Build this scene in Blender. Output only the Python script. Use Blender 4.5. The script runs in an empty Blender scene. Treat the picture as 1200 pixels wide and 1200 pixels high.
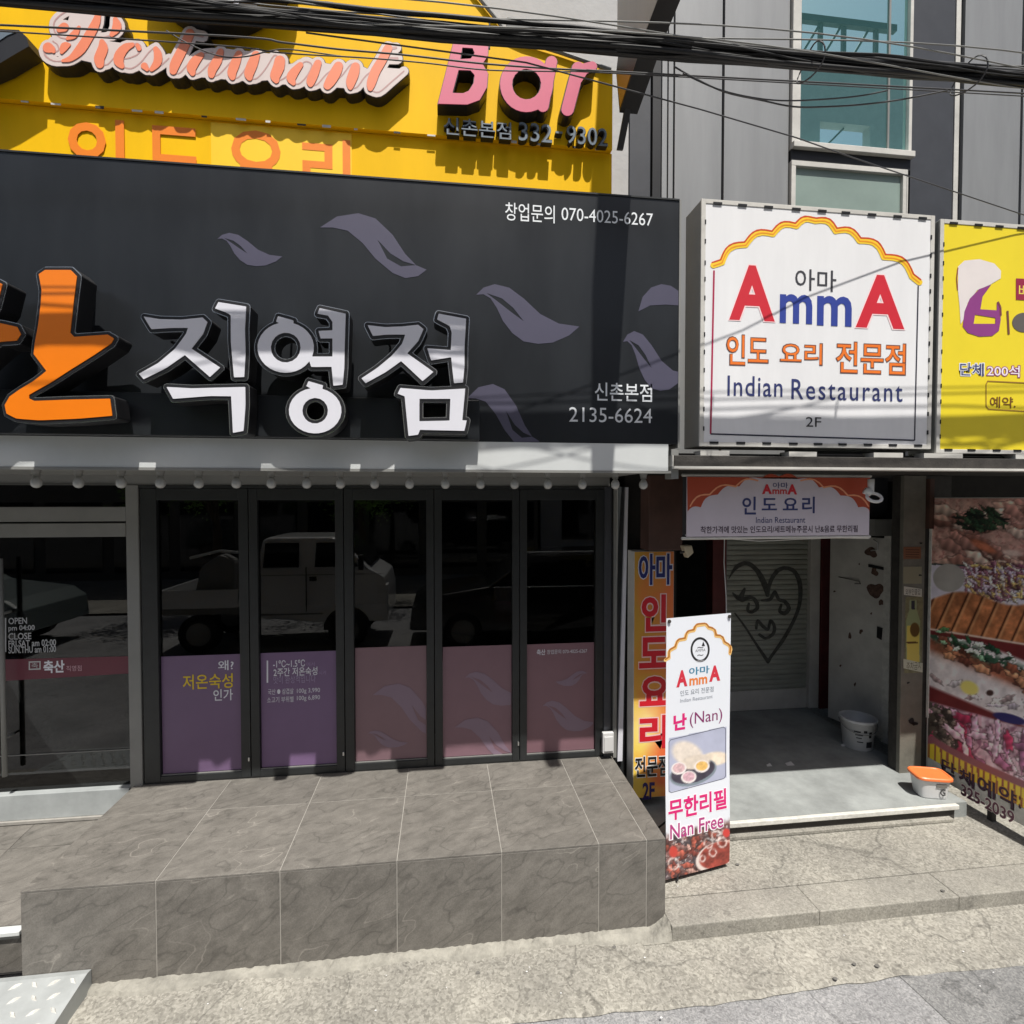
import bpy, bmesh, math, random
import numpy as np
from mathutils import Vector
random.seed(7)
R_ = math.radians
SC = bpy.context.scene
COL = SC.collection

# ---------------------------------------------------------------- camera
FPX = 636.0
YAW, PIT = R_(7.25), R_(-1.39)
CAMP = Vector((0, -4.35, 2.72))
cd = bpy.data.cameras.new('camera')
cam = bpy.data.objects.new('camera', cd)
COL.objects.link(cam)
cd.sensor_width = 36.0
cd.lens = 36.0 * FPX / 1200.0
cd.clip_start = 0.05
cd.clip_end = 900
cam.location = CAMP
cam.rotation_euler = (math.pi / 2 + PIT, 0, -YAW)
SC.camera = cam
# ---------------------------------------------------------------- sky, sun, exposure
SUN_AZ, SUN_EL = R_(7.0), math.atan(2.15 * math.cos(R_(7.0)))
SUNV = Vector((math.sin(SUN_AZ) * math.cos(SUN_EL), -math.cos(SUN_AZ) * math.cos(SUN_EL), math.sin(SUN_EL)))
wd = bpy.data.worlds.new('World')
SC.world = wd
wd.use_nodes = True
nt = wd.node_tree
bg = nt.nodes['Background']
sky = nt.nodes.new('ShaderNodeTexSky')
sky.sky_type = 'NISHITA'
sky.sun_disc = False
sky.sun_elevation = SUN_EL
sky.sun_rotation = math.pi - SUN_AZ
sky.air_density = 1.2
sky.dust_density = 3.5
nt.links.new(sky.outputs[0], bg.inputs[0])
bg.inputs[1].default_value = 0.066
sd = bpy.data.lights.new('sun', 'SUN')
sd.energy = 4.6
sd.angle = R_(0.53)
sd.color = (1.0, 0.965, 0.9)
sun = bpy.data.objects.new('sun', sd)
COL.objects.link(sun)
sun.rotation_euler = (-SUNV).to_track_quat('-Z', 'Y').to_euler()
sun.location = (3, -10, 20)
vs = SC.view_settings
vs.view_transform = 'Standard'
vs.look = 'None'
vs.exposure = 0.36
vs.gamma = 1
vs.use_curve_mapping = False

# ---------------------------------------------------------------- camera maths (turns a photo reading into a point on a real plane)
cy, sy, cp, sp = math.cos(YAW), math.sin(YAW), math.cos(PIT), math.sin(PIT)
FV = Vector((sy * cp, cy * cp, sp)); RV = Vector((cy, -sy, 0)); UV = RV.cross(FV)


def ray(px, py):
    return FV + RV * ((px - 600) / FPX) + UV * ((600 - py) / FPX)


class Plane:
    def __init__(s, o, u, v=(0, 0, 1)):
        s.o = Vector(o); s.u = Vector(u).normalized(); s.v = Vector(v).normalized(); s.n = s.u.cross(s.v).normalized()

    def ab(s, px, py):
        d = ray(px, py)
        t = (s.o - CAMP).dot(s.n) / d.dot(s.n)
        q = CAMP + d * t - s.o
        return q.dot(s.u), q.dot(s.v)

    def pt(s, a, b, h=0):
        return s.o + s.u * a + s.v * b + s.n * h

    def off(s, h):
        return Plane(s.o + s.n * h, s.u, s.v)


def FP(Y):
    return Plane((0, Y, 0), (1, 0, 0))


def W(px, py, Y):
    return FP(Y).ab(px, py)


def wx(px, Y, py=700):
    return W(px, py, Y)[0]


def wz(px, py, Y):
    return W(px, py, Y)[1]


def G(px, py, z):
    d = ray(px, py); t = (z - CAMP.z) / d.z; q = CAMP + d * t
    return q.x, q.y


def lin(c):
    return tuple(((v / 255) / 12.92 if v / 255 <= .04045 else ((v / 255 + .055) / 1.055) ** 2.4) for v in c)


# ---------------------------------------------------------------- materials
def nmat(name):
    m = bpy.data.materials.new(name)
    m.use_nodes = True
    t = m.node_tree
    return m, t, t.nodes['Principled BSDF']


def mat(name, col, rough=.6, metal=0.0, var=.12, vs_=6, bump=0.0, bs=80, coat=0.0, spec=.5, rvar=0.0, stretch=None):
    m, t, b = nmat(name)
    b.inputs['Roughness'].default_value = rough
    b.inputs['Metallic'].default_value = metal
    b.inputs['Coat Weight'].default_value = coat
    b.inputs['Coat Roughness'].default_value = .05
    b.inputs['Specular IOR Level'].default_value = spec
    tc = t.nodes.new('ShaderNodeTexCoord')
    src = tc.outputs['Object']
    if stretch:
        mp = t.nodes.new('ShaderNodeMapping'); mp.inputs['Scale'].default_value = stretch
        t.links.new(src, mp.inputs[0]); src = mp.outputs[0]
    n = t.nodes.new('ShaderNodeTexNoise')
    n.inputs['Scale'].default_value = vs_; n.inputs['Detail'].default_value = 6; n.inputs['Roughness'].default_value = .65
    t.links.new(src, n.inputs['Vector'])
    r = t.nodes.new('ShaderNodeValToRGB')
    r.color_ramp.elements[0].position = .3; r.color_ramp.elements[1].position = .7
    r.color_ramp.elements[0].color = (*[max(0, c * (1 - var)) for c in col], 1)
    r.color_ramp.elements[1].color = (*[min(1, c * (1 + var)) for c in col], 1)
    t.links.new(n.outputs['Fac'], r.inputs[0]); t.links.new(r.outputs[0], b.inputs['Base Color'])
    if rvar:
        mr = t.nodes.new('ShaderNodeMapRange')
        mr.inputs['To Min'].default_value = max(0.02, rough - rvar); mr.inputs['To Max'].default_value = rough + rvar
        t.links.new(n.outputs['Fac'], mr.inputs[0]); t.links.new(mr.outputs[0], b.inputs['Roughness'])
    if bump:
        n2 = t.nodes.new('ShaderNodeTexNoise'); n2.inputs['Scale'].default_value = bs; n2.inputs['Detail'].default_value = 4
        t.links.new(src, n2.inputs['Vector'])
        bp = t.nodes.new('ShaderNodeBump'); bp.inputs['Strength'].default_value = bump; bp.inputs['Distance'].default_value = .01
        t.links.new(n2.outputs['Fac'], bp.inputs['Height']); t.links.new(bp.outputs[0], b.inputs['Normal'])
    return m


def glassmat(name, tint, ior=1.5, rough=.0):
    m, t, b = nmat(name)
    t.nodes.remove(b)
    o = t.nodes['Material Output']
    tr = t.nodes.new('ShaderNodeBsdfTransparent'); tr.inputs[0].default_value = (*tint, 1)
    gl = t.nodes.new('ShaderNodeBsdfGlossy'); gl.inputs['Roughness'].default_value = rough
    fr = t.nodes.new('ShaderNodeFresnel'); fr.inputs[0].default_value = ior
    mx = t.nodes.new('ShaderNodeMixShader')
    t.links.new(fr.outputs[0], mx.inputs[0]); t.links.new(tr.outputs[0], mx.inputs[1]); t.links.new(gl.outputs[0], mx.inputs[2])
    t.links.new(mx.outputs[0], o.inputs[0])
    return m


def printmat(name, rough=.5, coat=0.0):
    m, t, b = nmat(name)
    a = t.nodes.new('ShaderNodeAttribute'); a.attribute_name = 'Col'
    t.links.new(a.outputs['Color'], b.inputs['Base Color'])
    b.inputs['Roughness'].default_value = rough
    b.inputs['Coat Weight'].default_value = coat
    return m


def aggregate(name, base, dark, lightc, scale=55, bump=.5, crack=.62):
    m, t, b = nmat(name)
    tc = t.nodes.new('ShaderNodeTexCoord')
    wn = t.nodes.new('ShaderNodeTexNoise'); wn.inputs['Scale'].default_value = 14; wn.inputs['Detail'].default_value = 3
    t.links.new(tc.outputs['Object'], wn.inputs['Vector'])
    vm = t.nodes.new('ShaderNodeMix'); vm.data_type = 'VECTOR'; vm.inputs['Factor'].default_value = .06
    t.links.new(tc.outputs['Object'], vm.inputs[4]); t.links.new(wn.outputs['Color'], vm.inputs[5])
    v = t.nodes.new('ShaderNodeTexVoronoi'); v.inputs['Scale'].default_value = scale; v.inputs['Randomness'].default_value = 1
    t.links.new(vm.outputs[1], v.inputs['Vector'])
    n = t.nodes.new('ShaderNodeTexNoise'); n.inputs['Scale'].default_value = scale * .55; n.inputs['Detail'].default_value = 8; n.inputs['Roughness'].default_value = .75
    t.links.new(tc.outputs['Object'], n.inputs['Vector'])
    big = t.nodes.new('ShaderNodeTexNoise'); big.inputs['Scale'].default_value = 1.3; big.inputs['Detail'].default_value = 9; big.inputs['Roughness'].default_value = .7
    t.links.new(tc.outputs['Object'], big.inputs['Vector'])
    sepc = t.nodes.new('ShaderNodeSeparateColor'); t.links.new(v.outputs['Color'], sepc.inputs[0])
    mul = t.nodes.new('ShaderNodeMath'); mul.operation = 'MULTIPLY_ADD'; mul.inputs[1].default_value = .38
    t.links.new(sepc.outputs[0], mul.inputs[0])
    m3 = t.nodes.new('ShaderNodeMath'); m3.operation = 'MULTIPLY_ADD'; m3.inputs[1].default_value = .9; m3.inputs[2].default_value = -.12
    t.links.new(n.outputs['Fac'], m3.inputs[0]); t.links.new(m3.outputs[0], mul.inputs[2])
    r = t.nodes.new('ShaderNodeValToRGB')
    e = r.color_ramp.elements
    e[0].position = .22; e[0].color = (*dark, 1); e[1].position = .82; e[1].color = (*lightc, 1)
    k = e.new(.5); k.color = (*base, 1)
    t.links.new(mul.outputs[0], r.inputs[0])
    r2 = t.nodes.new('ShaderNodeValToRGB')
    r2.color_ramp.elements[0].position = .32; r2.color_ramp.elements[0].color = (.66, .65, .64, 1)
    r2.color_ramp.elements[1].position = .68; r2.color_ramp.elements[1].color = (1.16, 1.14, 1.1, 1)
    t.links.new(big.outputs['Fac'], r2.inputs[0])
    mm = t.nodes.new('ShaderNodeMix'); mm.data_type = 'RGBA'; mm.blend_type = 'MULTIPLY'; mm.inputs['Factor'].default_value = 1
    t.links.new(r.outputs[0], mm.inputs[6]); t.links.new(r2.outputs[0], mm.inputs[7])
    wv_ = t.nodes.new('ShaderNodeTexNoise'); wv_.inputs['Scale'].default_value = 2.5; wv_.inputs['Detail'].default_value = 6
    t.links.new(tc.outputs['Object'], wv_.inputs['Vector'])
    wm = t.nodes.new('ShaderNodeMix'); wm.data_type = 'VECTOR'; wm.inputs['Factor'].default_value = .35
    t.links.new(tc.outputs['Object'], wm.inputs[4]); t.links.new(wv_.outputs['Color'], wm.inputs[5])
    ck = t.nodes.new('ShaderNodeTexVoronoi'); ck.feature = 'DISTANCE_TO_EDGE'; ck.inputs['Scale'].default_value = 1.1
    t.links.new(wm.outputs[1], ck.inputs['Vector'])
    cr_ = t.nodes.new('ShaderNodeMapRange'); cr_.inputs['From Max'].default_value = .008; cr_.inputs['To Min'].default_value = crack; cr_.inputs['To Max'].default_value = 1
    t.links.new(ck.outputs['Distance'], cr_.inputs[0])
    sp = t.nodes.new('ShaderNodeTexNoise'); sp.inputs['Scale'].default_value = 9; sp.inputs['Detail'].default_value = 3
    t.links.new(tc.outputs['Object'], sp.inputs['Vector'])
    spr = t.nodes.new('ShaderNodeMapRange'); spr.inputs['From Min'].default_value = .66; spr.inputs['From Max'].default_value = .72; spr.inputs['To Min'].default_value = 1; spr.inputs['To Max'].default_value = .72
    t.links.new(sp.outputs['Fac'], spr.inputs[0])
    cm_ = t.nodes.new('ShaderNodeMath'); cm_.operation = 'MULTIPLY'; t.links.new(cr_.outputs[0], cm_.inputs[0]); t.links.new(spr.outputs[0], cm_.inputs[1])
    sc_ = t.nodes.new('ShaderNodeVectorMath'); sc_.operation = 'SCALE'; t.links.new(mm.outputs[2], sc_.inputs[0]); t.links.new(cm_.outputs[0], sc_.inputs['Scale'])
    t.links.new(sc_.outputs[0], b.inputs['Base Color'])
    b.inputs['Roughness'].default_value = .9
    bp = t.nodes.new('ShaderNodeBump'); bp.inputs['Strength'].default_value = bump; bp.inputs['Distance'].default_value = .006
    t.links.new(mul.outputs[0], bp.inputs['Height']); t.links.new(bp.outputs[0], b.inputs['Normal'])
    return m


def tilemat(name, c0, c1, cv):
    """porcelain slate-look tile: cloudy body, diagonal relief veins, thin pale cracks; each tile offset by object random"""
    m, t, b = nmat(name)
    geo = t.nodes.new('ShaderNodeNewGeometry')
    oi = t.nodes.new('ShaderNodeObjectInfo')
    mp = t.nodes.new('ShaderNodeMapping'); mp.inputs['Rotation'].default_value = (R_(-18), R_(25), R_(-32))
    ad = t.nodes.new('ShaderNodeVectorMath'); ad.operation = 'SCALE'
    cmb = t.nodes.new('ShaderNodeCombineXYZ')
    for i in range(3): t.links.new(oi.outputs['Random'], cmb.inputs[i])
    t.links.new(cmb.outputs[0], ad.inputs[0]); ad.inputs['Scale'].default_value = 1.7
    a2 = t.nodes.new('ShaderNodeVectorMath'); a2.operation = 'ADD'
    t.links.new(geo.outputs['Position'], a2.inputs[0]); t.links.new(ad.outputs[0], a2.inputs[1])
    t.links.new(a2.outputs[0], mp.inputs[0])
    mp2 = t.nodes.new('ShaderNodeMapping'); mp2.inputs['Scale'].default_value = (1.5, 9, 9)
    t.links.new(mp.outputs[0], mp2.inputs[0])
    cl = t.nodes.new('ShaderNodeTexNoise'); cl.inputs['Scale'].default_value = 3.2; cl.inputs['Detail'].default_value = 8; cl.inputs['Roughness'].default_value = .6
    t.links.new(mp.outputs[0], cl.inputs['Vector'])
    st = t.nodes.new('ShaderNodeTexNoise'); st.inputs['Scale'].default_value = 1.5; st.inputs['Detail'].default_value = 9; st.inputs['Roughness'].default_value = .72; st.inputs['Distortion'].default_value = .15
    t.links.new(mp2.outputs[0], st.inputs['Vector'])
    r = t.nodes.new('ShaderNodeValToRGB'); e = r.color_ramp.elements
    e[0].position = .32; e[0].color = (*c0, 1); e[1].position = .64; e[1].color = (*c1, 1)
    av = t.nodes.new('ShaderNodeMix'); av.inputs['Factor'].default_value = .8
    t.links.new(cl.outputs['Fac'], av.inputs[2]); t.links.new(st.outputs['Fac'], av.inputs[3])
    t.links.new(av.outputs[0], r.inputs[0])
    # thin crack lines where a strongly stretched noise crosses a level
    mp3 = t.nodes.new('ShaderNodeMapping'); mp3.inputs['Scale'].default_value = (.28, 8, 8)
    t.links.new(mp.outputs[0], mp3.inputs[0])
    ln = t.nodes.new('ShaderNodeTexNoise'); ln.inputs['Scale'].default_value = 1.1; ln.inputs['Detail'].default_value = 2.0; ln.inputs['Roughness'].default_value = .3; ln.inputs['Distortion'].default_value = 0
    t.links.new(mp3.outputs[0], ln.inputs['Vector'])
    sb = t.nodes.new('ShaderNodeMath'); sb.operation = 'SUBTRACT'; sb.inputs[1].default_value = .56
    t.links.new(ln.outputs['Fac'], sb.inputs[0])
    ab = t.nodes.new('ShaderNodeMath'); ab.operation = 'ABSOLUTE'; t.links.new(sb.outputs[0], ab.inputs[0])
    mr = t.nodes.new('ShaderNodeMapRange'); mr.inputs['From Min'].default_value = 0; mr.inputs['From Max'].default_value = .014
    mr.inputs['To Min'].default_value = 1; mr.inputs['To Max'].default_value = 0
    t.links.new(ab.outputs[0], mr.inputs[0])
    gate = t.nodes.new('ShaderNodeTexNoise'); gate.inputs['Scale'].default_value = 2.3
    t.links.new(mp.outputs[0], gate.inputs['Vector'])
    gr = t.nodes.new('ShaderNodeMapRange'); gr.inputs['From Min'].default_value = .54; gr.inputs['From Max'].default_value = .66
    t.links.new(gate.outputs['Fac'], gr.inputs[0])
    ml = t.nodes.new('ShaderNodeMath'); ml.operation = 'MULTIPLY'; t.links.new(mr.outputs[0], ml.inputs[0]); t.links.new(gr.outputs[0], ml.inputs[1])
    m5 = t.nodes.new('ShaderNodeMath'); m5.operation = 'MULTIPLY'; m5.inputs[1].default_value = .42; t.links.new(ml.outputs[0], m5.inputs[0])
    mx = t.nodes.new('ShaderNodeMix'); mx.data_type = 'RGBA'
    t.links.new(m5.outputs[0], mx.inputs['Factor']); t.links.new(r.outputs[0], mx.inputs[6]); mx.inputs[7].default_value = (*cv, 1)
    # fine dusty speckle
    sk = t.nodes.new('ShaderNodeTexNoise'); sk.inputs['Scale'].default_value = 150; sk.inputs['Detail'].default_value = 3
    t.links.new(geo.outputs['Position'], sk.inputs['Vector'])
    sr = t.nodes.new('ShaderNodeMapRange'); sr.inputs['From Min'].default_value = .3; sr.inputs['From Max'].default_value = .7; sr.inputs['To Min'].default_value = .86; sr.inputs['To Max'].default_value = 1.14
    t.links.new(sk.outputs['Fac'], sr.inputs[0])
    fm = t.nodes.new('ShaderNodeVectorMath'); fm.operation = 'SCALE'
    t.links.new(mx.outputs[2], fm.inputs[0]); t.links.new(sr.outputs[0], fm.inputs['Scale'])
    # darker fissures beside the pale ones, and a tone of its own for every tile
    d1 = t.nodes.new('ShaderNodeMath'); d1.operation = 'SUBTRACT'; d1.inputs[1].default_value = .44; t.links.new(ln.outputs['Fac'], d1.inputs[0])
    d2 = t.nodes.new('ShaderNodeMath'); d2.operation = 'ABSOLUTE'; t.links.new(d1.outputs[0], d2.inputs[0])
    d3 = t.nodes.new('ShaderNodeMapRange'); d3.inputs['From Max'].default_value = .02; d3.inputs['To Min'].default_value = .72; d3.inputs['To Max'].default_value = 1
    t.links.new(d2.outputs[0], d3.inputs[0])
    tn = t.nodes.new('ShaderNodeMapRange'); tn.inputs['To Min'].default_value = .90; tn.inputs['To Max'].default_value = 1.08; t.links.new(oi.outputs['Random'], tn.inputs[0])
    dr_ = t.nodes.new('ShaderNodeTexNoise'); dr_.inputs['Scale'].default_value = 1.4; dr_.inputs['Detail'].default_value = 7; t.links.new(geo.outputs['Position'], dr_.inputs['Vector'])
    dm = t.nodes.new('ShaderNodeMapRange'); dm.inputs['From Min'].default_value = .3; dm.inputs['From Max'].default_value = .7; dm.inputs['To Min'].default_value = .95; dm.inputs['To Max'].default_value = 1.05
    t.links.new(dr_.outputs['Fac'], dm.inputs[0])
    q1_ = t.nodes.new('ShaderNodeMath'); q1_.operation = 'MULTIPLY'; t.links.new(d3.outputs[0], q1_.inputs[0]); t.links.new(tn.outputs[0], q1_.inputs[1])
    q2_ = t.nodes.new('ShaderNodeMath'); q2_.operation = 'MULTIPLY'; t.links.new(q1_.outputs[0], q2_.inputs[0]); t.links.new(dm.outputs[0], q2_.inputs[1])
    fm2 = t.nodes.new('ShaderNodeVectorMath'); fm2.operation = 'SCALE'; t.links.new(fm.outputs[0], fm2.inputs[0]); t.links.new(q2_.outputs[0], fm2.inputs['Scale'])
    t.links.new(fm2.outputs[0], b.inputs['Base Color'])
    b.inputs['Roughness'].default_value = .62
    bp = t.nodes.new('ShaderNodeBump'); bp.inputs['Strength'].default_value = .35; bp.inputs['Distance'].default_value = .008
    t.links.new(ln.outputs['Fac'], bp.inputs['Height']); t.links.new(bp.outputs[0], b.inputs['Normal'])
    return m


M = {}
M['tile'] = tilemat('taupe_porcelain', (.098, .091, .081), (.194, .181, .162), (.40, .37, .33))
M['grout'] = mat('grout', (.30, .285, .26), .9, var=.15, vs_=20)
M['concrete_agg'] = aggregate('worn_sidewalk_concrete', (.285, .276, .247), (.165, .158, .14), (.42, .408, .37), 85, .45)
M['curb'] = aggregate('granite_curb', (.283, .274, .247), (.20, .193, .17), (.385, .375, .34), 120, .3, .9)
M['asphalt'] = aggregate('road_asphalt', (.26, .265, .275), (.16, .16, .17), (.40, .40, .41), 130, .4)
M['mortar'] = mat('mortar', (.27, .258, .225), .95, var=.3, vs_=9, bump=.9, bs=35)
M['epoxy'] = mat('grey_epoxy_floor', (.27, .285, .28), .7, var=.26, vs_=3.2, bump=.2, bs=90)
M['nosing'] = mat('worn_white_nosing', (.58, .57, .53), .6, var=.2, vs_=12, bump=.3, bs=40)
M['blackpanel'] = mat('black_sign_panel', (.0165, .0185, .0215), .34, var=.25, vs_=2.5, coat=.08, spec=.4, stretch=(1.2, 1.2, .35), rvar=.05)
M['black'] = mat('black_paint', (.012, .012, .014), .45, var=.2)
M['blackframe'] = mat('black_powder_coat', (.020, .022, .023), .42, var=.2, vs_=9)
M['silver'] = mat('silver_flashing', (.58, .60, .60), .5, var=.05, vs_=3)
M['silveredge'] = mat('chrome_edge', (.6, .6, .6), .25, metal=.9, var=.05)
M['greymetal'] = mat('grey_aluminium', (.23, .23, .22), .5, var=.08, vs_=4)
M['whiteface'] = mat('white_acrylic_face', (.72, .72, .78), .35, var=.03, coat=.4)
M['orangeface'] = mat('orange_acrylic_face', (.86, .205, .004), .35, var=.03, coat=.4)
M['yellow'] = mat('yellow_flex_sheet', (.90, .52, .002), .6, var=.07, vs_=1.6, bump=.12, bs=3, spec=.15, stretch=(2, 1, .5))
M['lemon'] = mat('lemon_sign_sheet', (.83, .66, .03), .45, var=.04, vs_=2)
M['whitesheet'] = mat('white_sign_sheet', (.80, .80, .815), .4, var=.05, vs_=2.2, coat=.15, stretch=(2, 1, .4))
M['coral'] = mat('coral_acrylic', (.83, .235, .12), .45, var=.05)
M['creamy'] = mat('pale_acrylic', (.66, .56, .53), .45, var=.05)
M['pink'] = mat('pink_acrylic', (.62, .12, .20), .42, var=.04)
M['steelblue'] = mat('blue_grey_face', (.13, .17, .21), .45)
M['concretewall'] = mat('painted_concrete', (.46, .46, .46), .85, var=.08, vs_=2.5, bump=.2, bs=25)
M['darkclad'] = mat('dark_cladding', (.050, .053, .062), .45, var=.12)
M['panelgrey'] = mat('grey_metal_panel', (.29, .295, .30), .42, metal=.25, var=.10, vs_=3.5, bump=.08, bs=1.5, stretch=(1.6, 1.6, .22))
M['beam'] = mat('dark_steel_beam', (.040, .036, .032), .7, var=.35, vs_=12, bump=.3)
M['rustywhite'] = mat('dirty_white_paint', (.56, .545, .51), .65, var=.16, vs_=3, bump=.15, bs=20)
M['redframe'] = mat('dark_red_frame', (.11, .018, .018), .6, var=.25)
M['brown'] = mat('brown_board', (.075, .036, .026), .6, var=.3, vs_=4)
M['shutter'] = mat('grey_roller_shutter', (.33, .34, .30), .6, var=.2, vs_=3, stretch=(1, 1, 6))
M['spray'] = mat('black_spray_paint', (.065, .067, .062), .8, var=.5, vs_=14)
M['pillar'] = mat('stone_pillar', (.16, .15, .125), .6, var=.2, vs_=7, bump=.2, bs=40)
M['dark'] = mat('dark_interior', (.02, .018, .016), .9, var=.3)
M['plasticw'] = mat('white_plastic', (.62, .62, .62), .35, var=.05)
M['plastico'] = mat('orange_plastic_lid', (.85, .20, .055), .4, var=.08)
M['rubber'] = mat('black_cable_rubber', (.010, .010, .011), .55, var=.3, vs_=30)
M['wiregrey'] = mat('grey_wire', (.06, .06, .065), .5)
M['checker'] = mat('checker_plate', (.40, .42, .42), .42, metal=.2, var=.15, vs_=5, rvar=.12)
M['glassdark'] = glassmat('tinted_shop_glass', (.30, .31, .31), 1.62)
M['glassteal'] = glassmat('teal_window_glass', (.10, .2, .2), 9.0)
for n_ in list(M['glassteal'].node_tree.nodes):
    if n_.type == 'BSDF_GLOSSY': n_.inputs[0].default_value = (.70, 1, .98, 1)
    if n_.type == 'MIX_SHADER':
        df = M['glassteal'].node_tree.nodes.new('ShaderNodeBsdfDiffuse'); df.inputs[0].default_value = (.07, .18, .175, 1)
        M['glassteal'].node_tree.links.new(df.outputs[0], n_.inputs[1])
M['print'] = printmat('printed_sheet', .5)
M['printgloss'] = printmat('printed_gloss_sheet', .4, .1)
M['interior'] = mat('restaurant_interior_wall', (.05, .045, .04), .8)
M['bulb'] = mat('frosted_bulb', (.40, .40, .385), .15, var=.02, coat=.6)
M['bark'] = mat('bark', (.08, .06, .045), .9, bump=.6, bs=20)
M['leafm'] = mat('leaf', (.17, .33, .05), .6, var=.5, vs_=3)
M['carwhite'] = mat('white_car_paint', (.72, .73, .73), .3, coat=.8, var=.02)
M['carblack'] = mat('black_car_paint', (.012, .013, .015), .2, coat=1, var=.02)
M['tyre'] = mat('tyre_rubber', (.015, .015, .015), .8)
M['carglass'] = mat('car_glass', (.01, .012, .014), .05, coat=1)
M['oppwall'] = mat('opposite_wall', (.14, .125, .11), .8, var=.2, vs_=.6)
_cm = {}


def flat(rgb, rough=.5, coat=0.0):
    """print colour material from an sRGB reading"""
    k = (tuple(rgb), rough, coat)
    if k not in _cm:
        _cm[k] = mat('ink_%02x%02x%02x' % tuple(int(c) for c in rgb), lin(rgb), rough, var=.04, vs_=5, coat=coat)
    return _cm[k]


# ---------------------------------------------------------------- object helpers
def tag(o, label=None, cat=None, group=None, kind=None):
    if label: o['label'] = label
    if cat: o['category'] = cat
    if group: o['group'] = group
    if kind: o['kind'] = kind
    return o


def thing(name, label, cat, loc=(0, 0, 0), group=None, kind=None):
    o = bpy.data.objects.new(name, None)
    o.empty_display_size = .1
    COL.objects.link(o)
    o.location = loc
    return tag(o, label, cat, group, kind)


def wloc(o):
    v = Vector((0, 0, 0))
    while o is not None:
        v = v + o.location; o = o.parent
    return v


def link_mesh(name, me, m, parent, base=None):
    o = bpy.data.objects.new(name, me)
    COL.objects.link(o)
    if m is not None:
        me.materials.clear()
        for q in (m if isinstance(m, (list, tuple)) else [m]): me.materials.append(q)
    if parent is not None: o.parent = parent
    return o


def from_world(name, vs_, fs, m, parent=None, smooth=False, loc=None, midx=None, bevel=0.0):
    """mesh from world-space vertices; local to its parent (or to loc)"""
    base = wloc(parent) if parent is not None else Vector(loc if loc is not None else (0, 0, 0))
    me = bpy.data.meshes.new(name)
    me.from_pydata([tuple(Vector(v) - base) for v in vs_], [], fs)
    o = link_mesh(name, me, m, parent)
    if parent is None: o.location = base
    if midx: me.polygons.foreach_set('material_index', midx)
    if smooth: me.polygons.foreach_set('use_smooth', [True] * len(me.polygons))
    me.update()
    if bevel:
        b = o.modifiers.new('bevel', 'BEVEL'); b.width = bevel; b.segments = 2; b.limit_method = 'ANGLE'; b.angle_limit = R_(40)
        b.harden_normals = False
    return o


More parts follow.
